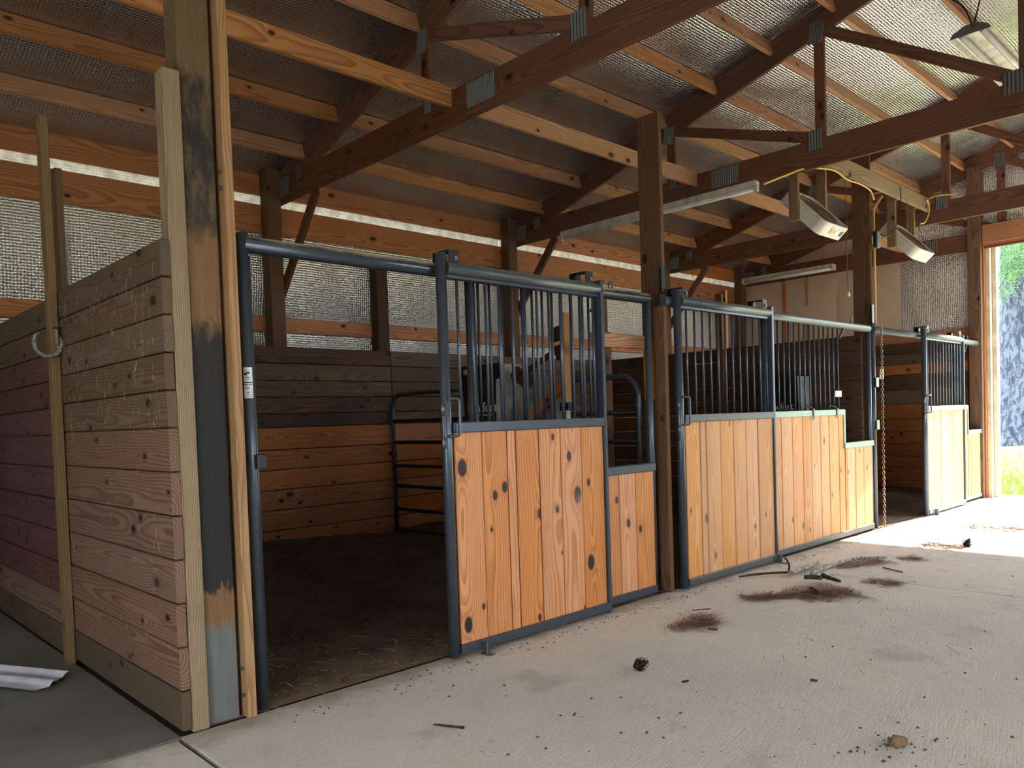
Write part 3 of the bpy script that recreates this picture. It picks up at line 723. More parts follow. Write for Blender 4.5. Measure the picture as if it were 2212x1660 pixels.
# ------------------------------------------------------------------ steel stall fronts and sliding doors
YD, YB = 3.285, 3.375        # door plane, fixed plane
def rect_rail(name, x0, x1, z0, z1, y, d, mat, parent): return abox(name, (x0, y-d/2, z0), (x1, y+d/2, z1), mat, parent, 0.004)
def door_planks(edges, z0, z1, y, mat, parent, knots=None, th=0.032):
    for i, (a, b) in enumerate(zip(edges[:-1], edges[1:])):
        L = z1-z0
        kn = None
        if knots and i in knots: kn = [(z-(z0+z1)/2, x-(a+b)/2, r) for (x, z, r) in knots[i]][:3]
        j = random.uniform(-0.003, 0.003)
        g = random.choice([0.0022, 0.0028, 0.0045])
        abox('plank', (a+g, y-th/2+j, z0), (b-g, y+th/2+j, z1), mat, parent, 0.005, axis=2, knots=kn, nk=1)
def stall_door(label, x0, x1, edges, mat, rail_mat, knots=None, nbars=12, stile='steel'):
    t = thing('stall_door', label, 'door', ((x0+x1)/2, YD, 0), group='sliding stall doors')
    r = 0.029
    st = tube('stile', [(x0+r, YD, 0.012), (x0+r, YD, 2.175)], r, stile, t, 16)
    tube('stile_cap', [(x0+r, YD, 2.173), (x0+r, YD, 2.180)], r*0.97, 'steel', st, 12)
    abox('stile', (x1-0.03, YD-0.034, -0.0+0.006), (x1, YD+0.034, 2.16), stile, t, 0.006)
    tube('top_rail', [(x0+2*r, YD, 2.105), (x1-0.03, YD, 2.105)], 0.036, 'steel_rail', t, 16)
    rect_rail('channel', x0+2*r, x1-0.03, 2.052, 2.072, YD+0.01, 0.045, 'steel', t)
    rect_rail('mid_rail', x0+2*r, x1-0.03, 1.222, 1.278, YD-0.004, 0.058, rail_mat, t)
    rect_rail('bottom_rail', x0+2*r, x1-0.03, 0.022, 0.074, YD-0.004, 0.058, rail_mat, t)
    for i in range(nbars):
        xb = x0+2*r+(x1-0.03-x0-2*r)*(i+0.75)/(nbars+0.2)
        tube('bar', [(xb, YD, 1.27), (xb, YD, 2.07)], 0.0085, 'steel', t, 8)
    door_planks(edges, 0.07, 1.225, YD, mat, t, knots)
    for xb in (x0+0.105, x1-0.125):                 # roller brackets over the header rail
        br = abox('roller_bracket', (xb-0.035, YD-0.022, 2.135), (xb+0.035, YD-0.016, 2.205), 'black', t, 0.002)
        abox('bracket_top', (xb-0.035, YD-0.022, 2.200), (xb+0.035, YB+0.03, 2.207), 'steel_dusty', br, 0.002)
        abox('bracket_side', (xb-0.035, YB+0.024, 2.10), (xb+0.035, YB+0.030, 2.205), 'black', br, 0.002)
        tube('roller', [(xb, YB-0.02, 2.175), (xb, YB+0.02, 2.175)], 0.026, 'black', br, 12)
        tube('bolt', [(xb+0.01, YD-0.022, 2.16), (xb+0.01, YD-0.030, 2.16)], 0.012, 'galv', br, 8)
    # handle and latch on the leading stile
    xh = x0+0.012
    pts = [(xh, YD-0.03, 1.405)] + arc((xh+0.045, YD-0.055, 1.385), 0.02, PI/2, 0, (1, 0, 0), (0, 0, 1), 4) + arc((xh+0.045, YD-0.055, 1.225), 0.02, 0, -PI/2, (1, 0, 0), (0, 0, 1), 4) + [(xh, YD-0.03, 1.205)]
    h = tube('handle', pts, 0.008, 'steel', t, 8)
    for z in (1.35, 1.17): tube('latch_sleeve', [(xh-0.012, YD-0.01, z-0.03), (xh-0.012, YD-0.01, z+0.03)], 0.013, 'galv', h, 8)
    tube('latch_rod', [(xh-0.012, YD-0.01, 1.09), (xh-0.012, YD-0.01, 1.40)], 0.006, 'galv', h, 6)
    return t
def stall_front(label, xl, xr, xs_, xv, yoke_mat, planks_hi, planks_lo, mat, nbars, rail_mat, jamb_l=True, gusset=True):
    """fixed part: jambs, header rail, middle stile at xs_, bars up to xv, low yoke opening from xv to the right jamb"""
    t = thing('stall_front', label, 'stall front', ((xl+xr)/2, YB, 0), group='steel stall fronts')
    r = 0.026
    if jamb_l:
        j = tube('jamb', [(xl+r, YB, 0.0), (xl+r, YB, 2.155)], r, 'steel', t, 16)
        tube('stop_tube', [(xl+r*1.9, YB+0.02, 0.03), (xl+r*1.9, YB+0.02, 2.06)], 0.02, 'steel', t, 12)
    tube('jamb', [(xr-r, YB, 0.0), (xr-r, YB, 2.14)], r, 'steel', t, 16)
    tube('header_rail', [(xl+r, YB, 2.108), (xr-r, YB, 2.108)], 0.038, 'steel_dusty' if xl < 3 else 'steel_rail', t, 16)
    tube('stile', [(xs_, YB, 0.03), (xs_, YB, 2.08)], 0.03, 'steel', t, 14)
    rect_rail('bottom_rail', xs_, xr-2*r, 0.022, 0.074, YB-0.02, 0.055, rail_mat, t)
    rect_rail('mid_rail', xs_, xv, 1.222, 1.278, YB-0.02, 0.058, yoke_mat, t)
    rect_rail('yoke_post', xv-0.005, xv+0.032, 0.89, 1.275, YB-0.02, 0.05, yoke_mat, t)
    rect_rail('yoke_sill', xv-0.004, xr-2*r+0.01, 0.888, 0.945, YB-0.02, 0.064, yoke_mat, t)
    n = nbars
    for i in range(n):
        xb = xs_+0.06+(xv-0.02-xs_-0.06)*i/(n-1)
        tube('bar', [(xb, YB, 1.27), (xb, YB, 2.08)], 0.0085, 'steel', t, 8)
    if gusset: beam('corner_gusset', (xv-0.01, YB-0.01, 1.97), (xv+0.10, YB-0.01, 2.08), 0.03, 0.008, 'steel_rail', t, up=(0, 1, 0))
    door_planks(planks_hi, 0.07, 1.225, YB-0.02, mat, t)
    door_planks(planks_lo, 0.07, 0.89, YB-0.02, mat, t)
    pts = [(xr-0.45, YB, 2.14), (xr-0.447, YB, 2.175)] + arc((xr-0.43, YB, 2.175), 0.017, PI, 0, (1, 0, 0), (0, 0, 1), 6) + [(xr-0.41, YB, 2.14)]
    tube('loop', pts, 0.005, 'steel', t, 6)
    return t
# stall one: door slid open to the right
KN1 = {0: [(2.74, 1.03, 0.032), (2.86, 0.25, 0.012), (2.745, 0.17, 0.030)], 1: [(2.975, 0.86, 0.018), (3.05, 0.90, 0.02), (2.94, 0.67, 0.008)], 2: [],
       3: [(3.33, 0.72, 0.020), (3.30, 0.10, 0.016)], 4: [(3.46, 1.17, 0.012), (3.48, 0.73, 0.016), (3.51, 0.46, 0.007)],
       5: [(3.60, 1.045, 0.020), (3.67, 0.80, 0.036), (3.71, 0.08, 0.012)], 6: [(3.78, 0.87, 0.018), (3.78, 0.36, 0.034)]}
d1 = stall_door('orange stained stall door slid open, dark knots on its planks', 2.625, 3.965, [2.692, 2.89, 3.08, 3.15, 3.34, 3.53, 3.72, 3.934], 'door_orange', 'steel', KN1)
f1 = stall_front('steel stall front with orange planks and an open doorway at its end', 1.568, 4.618, 2.93, 3.97, 'steel', [2.96, 3.15, 3.34, 3.53, 3.72, 3.965], [3.98, 4.0, 4.175, 4.355, 4.562], 'door_orange', 12, 'steel')
d2 = stall_door('pale plank stall door closed beside the tall brown plank post', 4.80, 6.185, [4.868, 5.06, 5.14, 5.34, 5.53, 5.72, 5.91, 6.154], 'door_pale', 'steel_rail')
f2 = stall_front('steel stall front with pale planks and a low feeding gap beside the chain', 4.742, 8.44, 6.22, 7.70, 'steel_green', [6.25, 6.44, 6.64, 6.84, 7.01, 7.2, 7.38, 7.59, 7.72], [7.735, 7.77, 7.96, 8.16, 8.375], 'door_pale', 15, 'steel_rail')
d3 = stall_door('sunlit pale stall door slid open next to the aisle doorway', 9.735, 11.10, [9.805, 10.0, 10.24, 10.45, 10.65, 10.83, 11.068], 'door_pale', 'steel_green')
f3 = stall_front('sunlit steel stall front whose low feeding gap is next to the aisle doorway', 8.50, 12.075, 11.13, 11.47, 'steel_green', [11.16, 11.27, 11.49], [11.505, 11.6, 11.83, 12.01], 'door_pale', 5, 'steel_green')
# latch keepers on the far stall jamb
for z in (1.55, 1.10):
    abox('latch_keeper', (8.50, 3.33, z-0.05), (8.57, 3.345, z+0.05), 'galv', f3, 0.002)
abox('strike_clip', (1.60, 3.325, 1.10), (1.645, 3.36, 1.165), 'black', f1, 0.003)
abox('bar_clip', (7.56, 3.35, 1.40), (7.70, 3.365, 1.46), 'white_metal', f2, 0.002)
for xq in (7.02, 7.52):
    abox('hook_strap', (xq, 3.318, 1.19), (xq+0.03, 3.324, 1.29), 'steel', f2, 0.001)
    tube('hook', [(xq+0.015, 3.322, 1.288)] + arc((xq-0.05, 3.36, 1.27), 0.05, PI/2, PI, (1, 0, 0), (0, 0, 1), 5), 0.007, 'black', f2, 6)
# door guides on the floor
for i, (xg, lab) in enumerate([(2.83, 'small floor guide under the orange stall door'), (6.17, 'small floor guide under the pale stall door'), (9.95, 'small floor guide under the sunlit stall door')]):
    tt = thing('door_guide', lab, 'door guide', (xg, 3.235, 0))
    abox('upright', (xg-0.006, 3.215, 0.0), (xg+0.006, 3.25, 0.07), 'galv', tt, 0.001); abox('foot', (xg-0.02, 3.17, 0.0), (xg+0.02, 3.25, 0.006), 'galv', tt, 0.001)

# stickers on the near jamb
def label_sticker(z0, z1, x0, x1, rows, label):
    tt = thing('sticker', label, 'sticker', ((x0+x1)/2, 3.343, z0))
    V, F = [], []; n = 8; cx, r = 1.594, 0.0268
    a0, a1 = -PI*0.86, -PI*0.36
    def pt(u, z, rr): a = a0+(a1-a0)*u; return (cx+math.cos(a)*rr, YB+math.sin(a)*rr, z)
    for i in range(n+1): V += [pt(i/n, z0, r), pt(i/n, z1, r)]
    for i in range(n): F.append((2*i, 2*i+2, 2*i+3, 2*i+1))
    mobj('backing', V, F, 'sticker', tt)
    V, F = [], []
    for (u0, v0, u1, v1) in rows:
        k = 4; b = len(V)
        for i in range(k+1):
            u = u0+(u1-u0)*i/k; V += [pt(u, z0+(z1-z0)*v0, r+0.0006), pt(u, z0+(z1-z0)*v1, r+0.0006)]
        for i in range(k): F.append((b+2*i, b+2*i+2, b+2*i+3, b+2*i+1))
    mobj('print', V, F, 'black_print', tt)
label_sticker(1.490, 1.556, 1.55, 1.59, [(0.10, 0.74, 0.62, 0.77), (0.05, 0.50, 0.35, 0.62), (0.30, 0.56, 0.62, 0.68), (0.20, 0.44, 0.40, 0.52), (0.55, 0.62, 0.68, 0.66), (0.22, 0.30, 0.60, 0.34), (0.15, 0.20, 0.66, 0.23)], 'white sticker with a black animal head on the near steel jamb, the upper one')
label_sticker(1.418, 1.485, 1.55, 1.60, [(0.06, 0.86, 0.40, 0.92), (0.48, 0.87, 0.90, 0.91)]+[(0.06, 0.62+0.08*q, 0.60, 0.645+0.08*q) for q in range(2)]+[(0.35, 0.36, 0.55, 0.40), (0.30, 0.24, 0.60, 0.27), (0.66, 0.18, 0.90, 0.20), (0.66, 0.40, 0.90, 0.42), (0.10, 0.10, 0.85, 0.12)], 'white sticker with rows of small print on the near steel jamb, the lower one')
tt = thing('sticker', 'small white sticker on the steel jamb beside the tall brown plank post', 'sticker', (4.735, 3.34, 1.43))
abox('backing', (4.722, 3.3415, 1.40), (4.752, 3.3435, 1.455), 'sticker', tt, 0.0004)

# ------------------------------------------------------------------ inside the stalls
# pipe panel dividing the first two stalls
t = thing('pipe_panel', 'dark round-cornered pipe panel dividing the first two stalls', 'pipe panel', (4.76, 5.2, 0.1))
ya, yb, zt, zb, rc, X = 3.60, 6.77, 1.585, 0.17, 0.16, 4.76
pts = [(X, ya, zb), (X, ya, zt-rc)] + arc((X, ya+rc, zt-rc), rc, PI, PI/2, (0, 1, 0), (0, 0, 1), 6)[1:] + arc((X, yb-rc, zt-rc), rc, PI/2, 0, (0, 1, 0), (0, 0, 1), 6) + [(X, yb, zb)]
tube('frame', pts, 0.023, 'steel', t, 10)
for z in (1.31, 1.09, 0.85, 0.64, 0.40): tube('rail', [(X, ya, z), (X, yb, z)], 0.018, 'black', t, 8)
tube('rail', [(X, ya, 0.19), (X, yb, 0.19)], 0.02, 'steel', t, 8)
abox('hinge_loop', (X-0.03, yb-0.02, 0.95), (X+0.03, yb+0.03, 1.0), 'rust', t)

def text_mesh(body, size, mat, parent, world, extrude=0.001):
    cu = bpy.data.curves.new('lettering', 'FONT'); cu.body = body; cu.size = size; cu.extrude = extrude; cu.align_x = 'CENTER'
    tmp = bpy.data.objects.new('lettering_tmp', cu); COL.objects.link(tmp)
    dg = bpy.context.evaluated_depsgraph_get(); me = bpy.data.meshes.new_from_object(tmp.evaluated_get(dg))
    bpy.data.objects.remove(tmp); me.materials.clear(); me.materials.append(MAT[mat])
    return link(bpy.data.objects.new('lettering', me), world, parent)
def feeder(label, x, yc, z0, z1, hw, depth, side_mat):
    """wedge feed bin on a partition: black front facing -X with lettering, sheet sides"""
    t = thing('feed_bin', label, 'feed bin', (x, yc, z0))
    xf = x-depth
    V = [(xf, yc-hw, z0), (xf, yc+hw, z0), (xf-0.03, yc-hw, z1), (xf-0.03, yc+hw, z1), (x, yc-hw, z0-0.12), (x, yc+hw, z0-0.12), (x, yc-hw, z1), (x, yc+hw, z1)]
    mobj('front', [V[0], V[1], V[3], V[2], (xf+0.012, yc-hw, z0), (xf+0.012, yc+hw, z0), (xf-0.018, yc+hw, z1), (xf-0.018, yc-hw, z1)], [(0, 3, 2, 1), (4, 5, 6, 7), (3, 7, 6, 2), (0, 4, 7, 3), (1, 2, 6, 5), (0, 1, 5, 4)], 'black', t)
    for s in (-1, 1):
        y0 = yc+s*hw; y1 = yc+s*(hw-0.006)
        mobj('side', [(xf+0.012, y0, z0), (x, y0, z0-0.12), (x, y0, z1-0.01), (xf-0.016, y0, z1-0.01), (xf+0.012, y1, z0), (x, y1, z0-0.12), (x, y1, z1-0.01), (xf-0.016, y1, z1-0.01)],
             [(0, 1, 2, 3), (7, 6, 5, 4), (0, 4, 5, 1), (1, 5, 6, 2), (2, 6, 7, 3), (3, 7, 4, 0)], side_mat, t)
    mobj('bottom', [(xf+0.012, yc-hw, z0), (xf+0.012, yc+hw, z0), (x, yc+hw, z0-0.12), (x, yc-hw, z0-0.12)], [(0, 1, 2, 3)], side_mat, t)
    ex, ez = Vector((0, -1, 0)), Vector((-1, 0, 0)); ey = ez.cross(ex)
    m = Matrix((ex, ey, ez)).transposed().to_4x4(); m.translation = (xf-0.008, yc+0.01, z0+0.055)
    text_mesh('Priefert', hw*0.50, 'white_print', t, m, 0.003)
    m2 = m.copy(); m2.translation = (xf-0.006, yc-0.03, z0+0.025); text_mesh('RANCH EQUIPMENT', hw*0.085, 'white_print', t, m2, 0.003)
    abox('sticker', (xf-0.034, yc+hw*0.35, z1-0.075), (xf-0.0305, yc+hw*0.85, z1-0.03), 'straw', t, 0.0005)
    return t
feeder('black feed bin with white lettering hung on the pipe panel', 4.74, 5.03, 1.30, 1.76, 0.25, 0.26, 'grey_tray')
feeder('black feed bin with a bright silver side hung on the dark plank partition', 8.352, 4.17, 1.24, 1.66, 0.20, 0.30, 'silver')

# grey tray with wooden handles propped on end behind the barred door
t = thing('upended_tray', 'grey tray with wooden handles and rusty brackets propped on end behind the orange door bars', 'tray', (4.55, 4.45, 0.9))
def slabpoly(name, pts, th, mat, parent):
    P = [Vector(p) for p in pts]; n = (P[1]-P[0]).cross(P[2]-P[0]).normalized()*th; k = len(P)
    V = P+[p+n for p in P]; F = [tuple(range(k))[::-1], tuple(range(k, 2*k))]+[(i, (i+1) % k, k+(i+1) % k, k+i) for i in range(k)]
    return mobj(name, V, F, mat, parent)
slabpoly('tray_base', [(4.60, 4.76, 0.9), (4.60, 4.22, 0.9), (4.62, 4.22, 1.60), (4.62, 4.76, 1.70)], 0.006, 'grey_tray', t)
slabpoly('tray_side', [(4.60, 4.22, 0.9), (4.40, 4.16, 0.9), (4.42, 4.16, 1.48), (4.62, 4.22, 1.60)], 0.006, 'grey_tray', t)
slabpoly('tray_side', [(4.40, 4.80, 0.9), (4.60, 4.76, 0.9), (4.62, 4.76, 1.70), (4.42, 4.80, 1.62)], 0.006, 'grey_tray', t)
beam('handle', (4.44, 4.045, 0.9), (4.44, 4.045, 1.40), 0.055, 0.045, 'white_metal', t, up=(0, 1, 0))
beam('handle', (4.45, 4.03, 1.40), (4.45, 4.03, 2.08), 0.042, 0.085, 'fresh', t, up=(0, 1, 0))
abox('grip_paint', (4.403, 4.012, 1.40), (4.4065, 4.048, 2.06), 'yellow_paint', t, 0.001)
abox('clamp', (4.40, 3.985, 1.34), (4.50, 4.075, 1.40), 'black', t)
beam('handle', (4.52, 4.62, 1.22), (4.46, 4.10, 1.52), 0.075, 0.045, 'girt', t, up=(0, 0, 1))
beam('bracket', (4.50, 4.60, 1.64), (4.48, 4.08, 1.84), 0.05, 0.012, 'rust', t)
beam('bracket', (4.50, 4.66, 1.68), (4.49, 4.50, 1.58), 0.10, 0.05, 'rust', t)
beam('bracket', (4.47, 4.20, 1.92), (4.47, 4.05, 1.95), 0.10, 0.05, 'rust', t)
beam('bracket', (4.47, 4.14, 1.78), (4.47, 4.03, 1.80), 0.11, 0.06, 'rust', t)
o = abox('nailed_board', (4.15, 3.50, 1.77), (4.832, 3.538, 1.865), 'brace', None, 0.004, nk=3); tag(o, 'short bright board nailed level from the tall plank post behind the feeding gap', 'board')
o = abox('leaning_post', (4.90, 4.02, 0.12), (4.98, 4.10, 1.96), 'post_brown', None, 0.004); tag(o, 'dark upright behind the short bright board, standing past the pipe panel', 'post')

# ------------------------------------------------------------------ lamps
def strip_lamp(label, p0, p1, twin, group=None):
    p0, p1 = Vector(p0), Vector(p1); d = (p1-p0).normalized(); side = d.cross(Vector((0, 0, 1)))
    t = thing('tube_light', label, 'tube light', tuple((p0+p1)/2), group)
    beam('channel', p0, p1, 0.05, 0.06, 'white_metal', t, up=(0, 0, 1))
    offs = (-0.045, 0.045) if twin else (0.0,)
    for s in offs:
        a = p0+d*0.03+side*s-Vector((0, 0, 0.05)); b = p1-d*0.03+side*s-Vector((0, 0, 0.05))
        tube('lamp_tube', [a, b], 0.019, 'tube', t, 12)
    for p in (p0, p1):
        beam('end_socket', p-d*0.012-Vector((0, 0, 0.03)), p+d*0.012-Vector((0, 0, 0.03)), 0.09, 0.13 if twin else 0.05, 'white_metal', t)
    return t
strip_lamp('long dusty tube light fixed along the truss, crossed by the tall plank post', (6.70, 3.66, 3.375), (6.70, 6.08, 3.375), False)
l2 = strip_lamp('white twin tube light hung in front of the end wall', (11.93, 5.28, 3.475), (11.93, 6.78, 3.475), True)
for y in (5.862, 6.44): tube('hanger_chain', [(11.93, y, 3.49), (11.93, y, roof_z(y)-0.13)], 0.004, 'brown_wire', l2, 6)
# hanging shop light near the ridge
t = thing('shop_light', 'twin tube shop light hanging on chains below the ridge', 'tube light', (7.9, 2.0, 4.3))
V, F = [], []; prof = [(-0.15, 0.0), (-0.13, 0.035), (-0.05, 0.075), (0.05, 0.075), (0.13, 0.035), (0.15, 0.0)]
for x in (7.08, 9.52):
    for (y, z) in prof: V.append((x, 2.0+y, 4.22+z))
for i in range(5): F.append((i, i+1, i+7, i+6))
mobj('reflector', V, F, 'white_metal', t)
for x in (7.08, 9.52): mobj('end_cap', [(x, 2.0+y, 4.22+z) for y, z in prof], [tuple(range(6))], 'galv', t)
for s in (-0.075, 0.075): tube('lamp_tube', [(7.10, 2.0+s, 4.235), (9.50, 2.0+s, 4.235)], 0.021, 'tube', t, 12)
for x in (7.16, 9.4): tube('hanger_chain', [(x, 2.0, 4.295), (x+0.01, 1.83, roof_z(1.82)-0.13)], 0.006, 'black', t, 6)
tube('lamp_cord', smooth_path([(7.08, 1.98, 4.26), (7.02, 2.05, 4.45), (6.98, 2.30, 4.66), (6.95, 2.39, 4.80)]), 0.006, 'black', t, 6)

# ------------------------------------------------------------------ fan beam, hangers, box fans
o = beam('fan_beam', (6.795, 3.262, 3.605), (9.905, 3.262, 3.605), 0.15, 0.04, 'weather', None, nk=2); tag(o, 'pale weathered beam carrying the box fans and the yellow cord', 'beam')
def box_fan(label, corner, L=0.50, D=0.14, switch=True):
    A, B, N = Vector((0, -0.682, -0.731)), Vector((1, 0, 0)), Vector((0, -0.731, 0.682))   # down the tilt, along the aisle, grille normal
    ctr = Vector(corner) - A*L/2 + B*L/2 - N*D/2
    for xh, lo, dz, which in ((corner[0]-0.022, 0.10, 0.0, 'the left'), (corner[0]+L+0.022, 0.10, 0.0, 'the right')):
        t = thing('hanger_board', 'grey hanger board, %s, beside the %s' % ('the longer of its pair' if which == 'the left' else 'the shorter of its pair', 'switch panel fan' if switch else 'plain fan'), 'board', (xh, corner[1]+0.25, corner[2]))
        yb_ = corner[1]+0.235; zb_ = corner[2]+0.06+(0.14 if which == 'the right' else 0)
        abox('board', (xh-0.019, yb_, zb_), (xh+0.019, yb_+0.09, 3.66), 'stud', t, 0.003)
        abox('cleat', (xh-0.019, 3.284, 3.56), (xh+0.019, yb_-0.001, 3.65), 'stud', t, 0.003)
    t = thing('box_fan', label, 'fan', tuple(ctr), group='box fans under the weathered beam')
    # rounded square frame swept through the depth
    loop = []; rc = 0.075; h = L/2
    for (sx, sy, a0) in ((1, 1, 0), (-1, 1, PI/2), (-1, -1, PI), (1, -1, 1.5*PI)):
        for i in range(7):
            a = a0+PI/2*i/6; loop.append((sx*(h-rc)+rc*math.cos(a), sy*(h-rc)+rc*math.sin(a)))
    V, F = [], []; n = len(loop)
    for (q, s) in ((-D/2, 1), (D/2, 1), (D/2, 0.93), (-D/2, 0.93)):
        for (u, v) in loop: V.append(ctr+A*u*s+B*v*s+N*q)
    for r_ in range(4):
        for i in range(n):
            j = (i+1) % n; r2 = (r_+1) % 4; F.append((r_*n+i, r_*n+j, r2*n+j, r2*n+i))
    bm = bmesh.new(); vs_ = [bm.verts.new(v) for v in V]
    for f in F: bm.faces.new([vs_[i] for i in f])
    bmesh.ops.recalc_face_normals(bm, faces=bm.faces)
    bmobj('housing', bm, 'fan_white', t)
    for sgn in (1, -1):
        V, F = [], []
        for k in range(9):
            rr = 0.03+0.022*k; tube_data([ctr+N*sgn*D*0.47+A*rr*math.cos(2*PI*i/20)+B*rr*math.sin(2*PI*i/20) for i in range(20)], 0.0035, 4, False, True, V, F)
        for k in range(12):
            a = PI*2*k/12; tube_data([ctr+N*sgn*D*0.47+(A*math.cos(a)+B*math.sin(a))*0.02, ctr+N*sgn*D*0.47+(A*math.cos(a)+B*math.sin(a))*0.235], 0.003, 4, False, False, V, F)
        mobj('grille', V, F, 'grille', t)
    for k in range(5):
        a = 2*PI*k/5; u = A*math.cos(a)+B*math.sin(a); v = -A*math.sin(a)+B*math.cos(a)
        P = [ctr+u*0.03+v*0.02+N*0.01, ctr+u*0.03-v*0.02-N*0.01, ctr+u*0.2-v*0.07-N*0.03, ctr+u*0.2+v*0.06+N*0.03]
        mobj('blade', P, [(0, 1, 2, 3)], 'grille', t)
    if switch:
        c = ctr+A*(L/2+0.001)+B*0.06
        def pad(name, b0, n0, db, dn, mat, lift):
            q = c+B*b0+N*n0+A*lift; P = [q-B*db-N*dn, q+B*db-N*dn, q+B*db+N*dn, q-B*db+N*dn]
            return slabpoly(name, P, 0.002, mat, t)
        pad('switch_plate', -0.01, 0.0, 0.13, 0.034, 'silver', 0.0); pad('badge', -0.09, 0.0, 0.035, 0.02, 'yellow_cord', 0.003)
        pad('badge', 0.0, 0.0, 0.035, 0.016, 'sticker', 0.003); pad('switch', 0.085, 0.0, 0.025, 0.024, 'black', 0.003)
    return t
k1 = at_px(1784, 479, Y=3.12); k2 = at_px(2023, 550, Y=3.12) - Vector((0.52, 0, 0))
box_fan('white box fan with a switch panel, tilted under the weathered beam', k1, 0.52, 0.13)
box_fan('plain white box fan past the chain post, tilted under the weathered beam', k2, 0.52, 0.13, False)

# cords, chain, outlet box
def wpath(pix, Y): return [at_px(px, py, Y=Y) for px, py in pix]
c = tube('extension_cord', smooth_path(wpath([(1650, 398), (1700, 378), (1742, 364)], 3.235)+wpath([(1800, 368), (1830, 388), (1858, 398), (1880, 412), (1888, 432)], 3.235), 5), 0.008, 'yellow_cord', None, 6)
tag(c, 'yellow extension cord looping along the weathered beam to the chain post', 'cord')
c = tube('extension_cord', smooth_path(wpath([(2002, 432), (2007, 445), (2006, 462), (1998, 480), (1988, 484)], 3.22), 5), 0.008, 'yellow_cord'); tag(c, 'short yellow cord loop around the end of the weathered beam', 'cord')
c = tube('extension_cord', smooth_path([at_px(px, py, X=9.90) for px, py in [(2004, 431), (2020, 424), (2042, 421), (2062, 420)]], 5), 0.008, 'yellow_cord'); tag(c, 'yellow cord running along the bottom chord from the beam end', 'cord')
c = tube('conduit', [(8.675, 3.395, 2.16), (8.675, 3.395, 3.0), (8.675, 3.395, 3.40), (8.675, 3.30, 3.52)], 0.013, 'tan_cord', None, 8); tag(c, 'tan conduit running up the chain post to the outlet box', 'conduit')
t = thing('outlet_box', 'small black outlet box with grey side on the chain post', 'outlet box', (8.66, 3.38, 2.98))
abox('cover', (8.615, 3.345, 2.98), (8.64, 3.381, 3.15), 'black', t, 0.003); abox('box', (8.64, 3.345, 2.98), (8.72, 3.381, 3.15), 'galv', t, 0.003)
c = tube('dark_cord', smooth_path(wpath([(1944, 404), (1946, 430), (1940, 470), (1928, 505), (1905, 514)], 3.22), 5), 0.005, 'black'); tag(c, 'thin dark cord drooping from the beam to the outlet box', 'cord')
c = tube('pull_wire', smooth_path(wpath([(1826, 350), (1827, 420), (1829, 500), (1830, 580), (1833, 632)], 3.3), 4), 0.004, 'brown_wire'); tag(c, 'thin brown wire hanging straight down left of the chain post', 'wire')
o = tube('plug', [at_px(1832, 630, Y=3.3), at_px(1834, 640, Y=3.3)], 0.012, 'white_print', None, 8); tag(o, 'small pale plug at the end of the hanging brown wire', 'plug')
c = tube('fan_string', smooth_path([Vector((k2[0]-0.05, 3.236, 3.54)), Vector((k2[0]+0.12, 3.19, 3.3)), Vector((k2[0]+0.32, k2[1]+0.01, k2[2]+0.015))], 4), 0.003, 'brown_wire'); tag(c, 'thin string slanting across the farther box fan', 'string')
t = thing('chain', 'long chain hanging down the stall front post to the floor', 'chain', (8.50, 3.30, 0.0))
ring = None; zc = 2.13; i = 0
while zc > 0.02:
    m = Matrix.Translation((8.475+0.004*math.sin(i*0.7), 3.262, zc)) @ Matrix.Rotation(PI/2*(i % 2)+0.5, 4, 'Z')
    if ring is None:
        pts = [(0.011*math.cos(a), 0, 0.019*math.sin(a)) for a in [2*PI*q/10 for q in range(10)]]
        V, F = tube_data(pts, 0.0042, 5, False, True)
        ring = bpy.data.meshes.new('chain_link'); ring.from_pydata([tuple(v) for v in V], [], F); ring.materials.append(MAT['chain'])
        for p in ring.polygons: p.use_smooth = True
    link(bpy.data.objects.new('chain_link', ring), m, t); zc -= 0.029; i += 1
t = thing('door_keeper', 'white angled latch keeper hooked on the chain post', 'latch', (8.54, 3.30, 1.60))
slabpoly('plate', [(8.50, 3.30, 1.58), (8.56, 3.28, 1.58), (8.55, 3.28, 1.70), (8.52, 3.30, 1.69)], 0.006, 'white_metal', t)

# ------------------------------------------------------------------ left side: horseshoe, corrugated strip, straw
t = thing('horseshoe', 'grey nailed horseshoe hanging open end up on the tall thin stud', 'horseshoe', (1.18, 4.85, 1.75))
hc = at_px(104, 743, Y=4.845)
pts = [hc+Vector((0.066*math.cos(a), 0.004*math.sin(a*3), 0.072*math.sin(a)+0.004)) for a in [math.radians(-235+290*i/18) for i in range(19)]]
V, F = tube_data(pts, [0.008]+[0.0125]*17+[0.008], 8); mobj('shoe', V, F, 'horseshoe', t, None, True)
t2 = thing('horseshoe', 'second horseshoe seen edge-on beside the hanging horseshoe', 'horseshoe', (1.20, 4.80, 1.80))
pts = [at_px(px, py, Y=4.80+0.03*k) for k, (px, py) in enumerate([(122, 712), (124, 735), (126, 755), (130, 768), (133, 755), (132, 735), (131, 708)])]
mobj('shoe', *tube_data(smooth_path(pts, 3), 0.009, 8), 'horseshoe', t2, None, True)
o = tube('wire_tie', [(1.19, 4.99, 1.885), (1.188, 4.90, 1.878), (1.19, 4.86, 1.872), (1.232, 4.74, 1.862)], 0.003, 'black', None, 6); tag(o, 'thin dark wire tie across the tall thin stud above the horseshoe', 'wire')

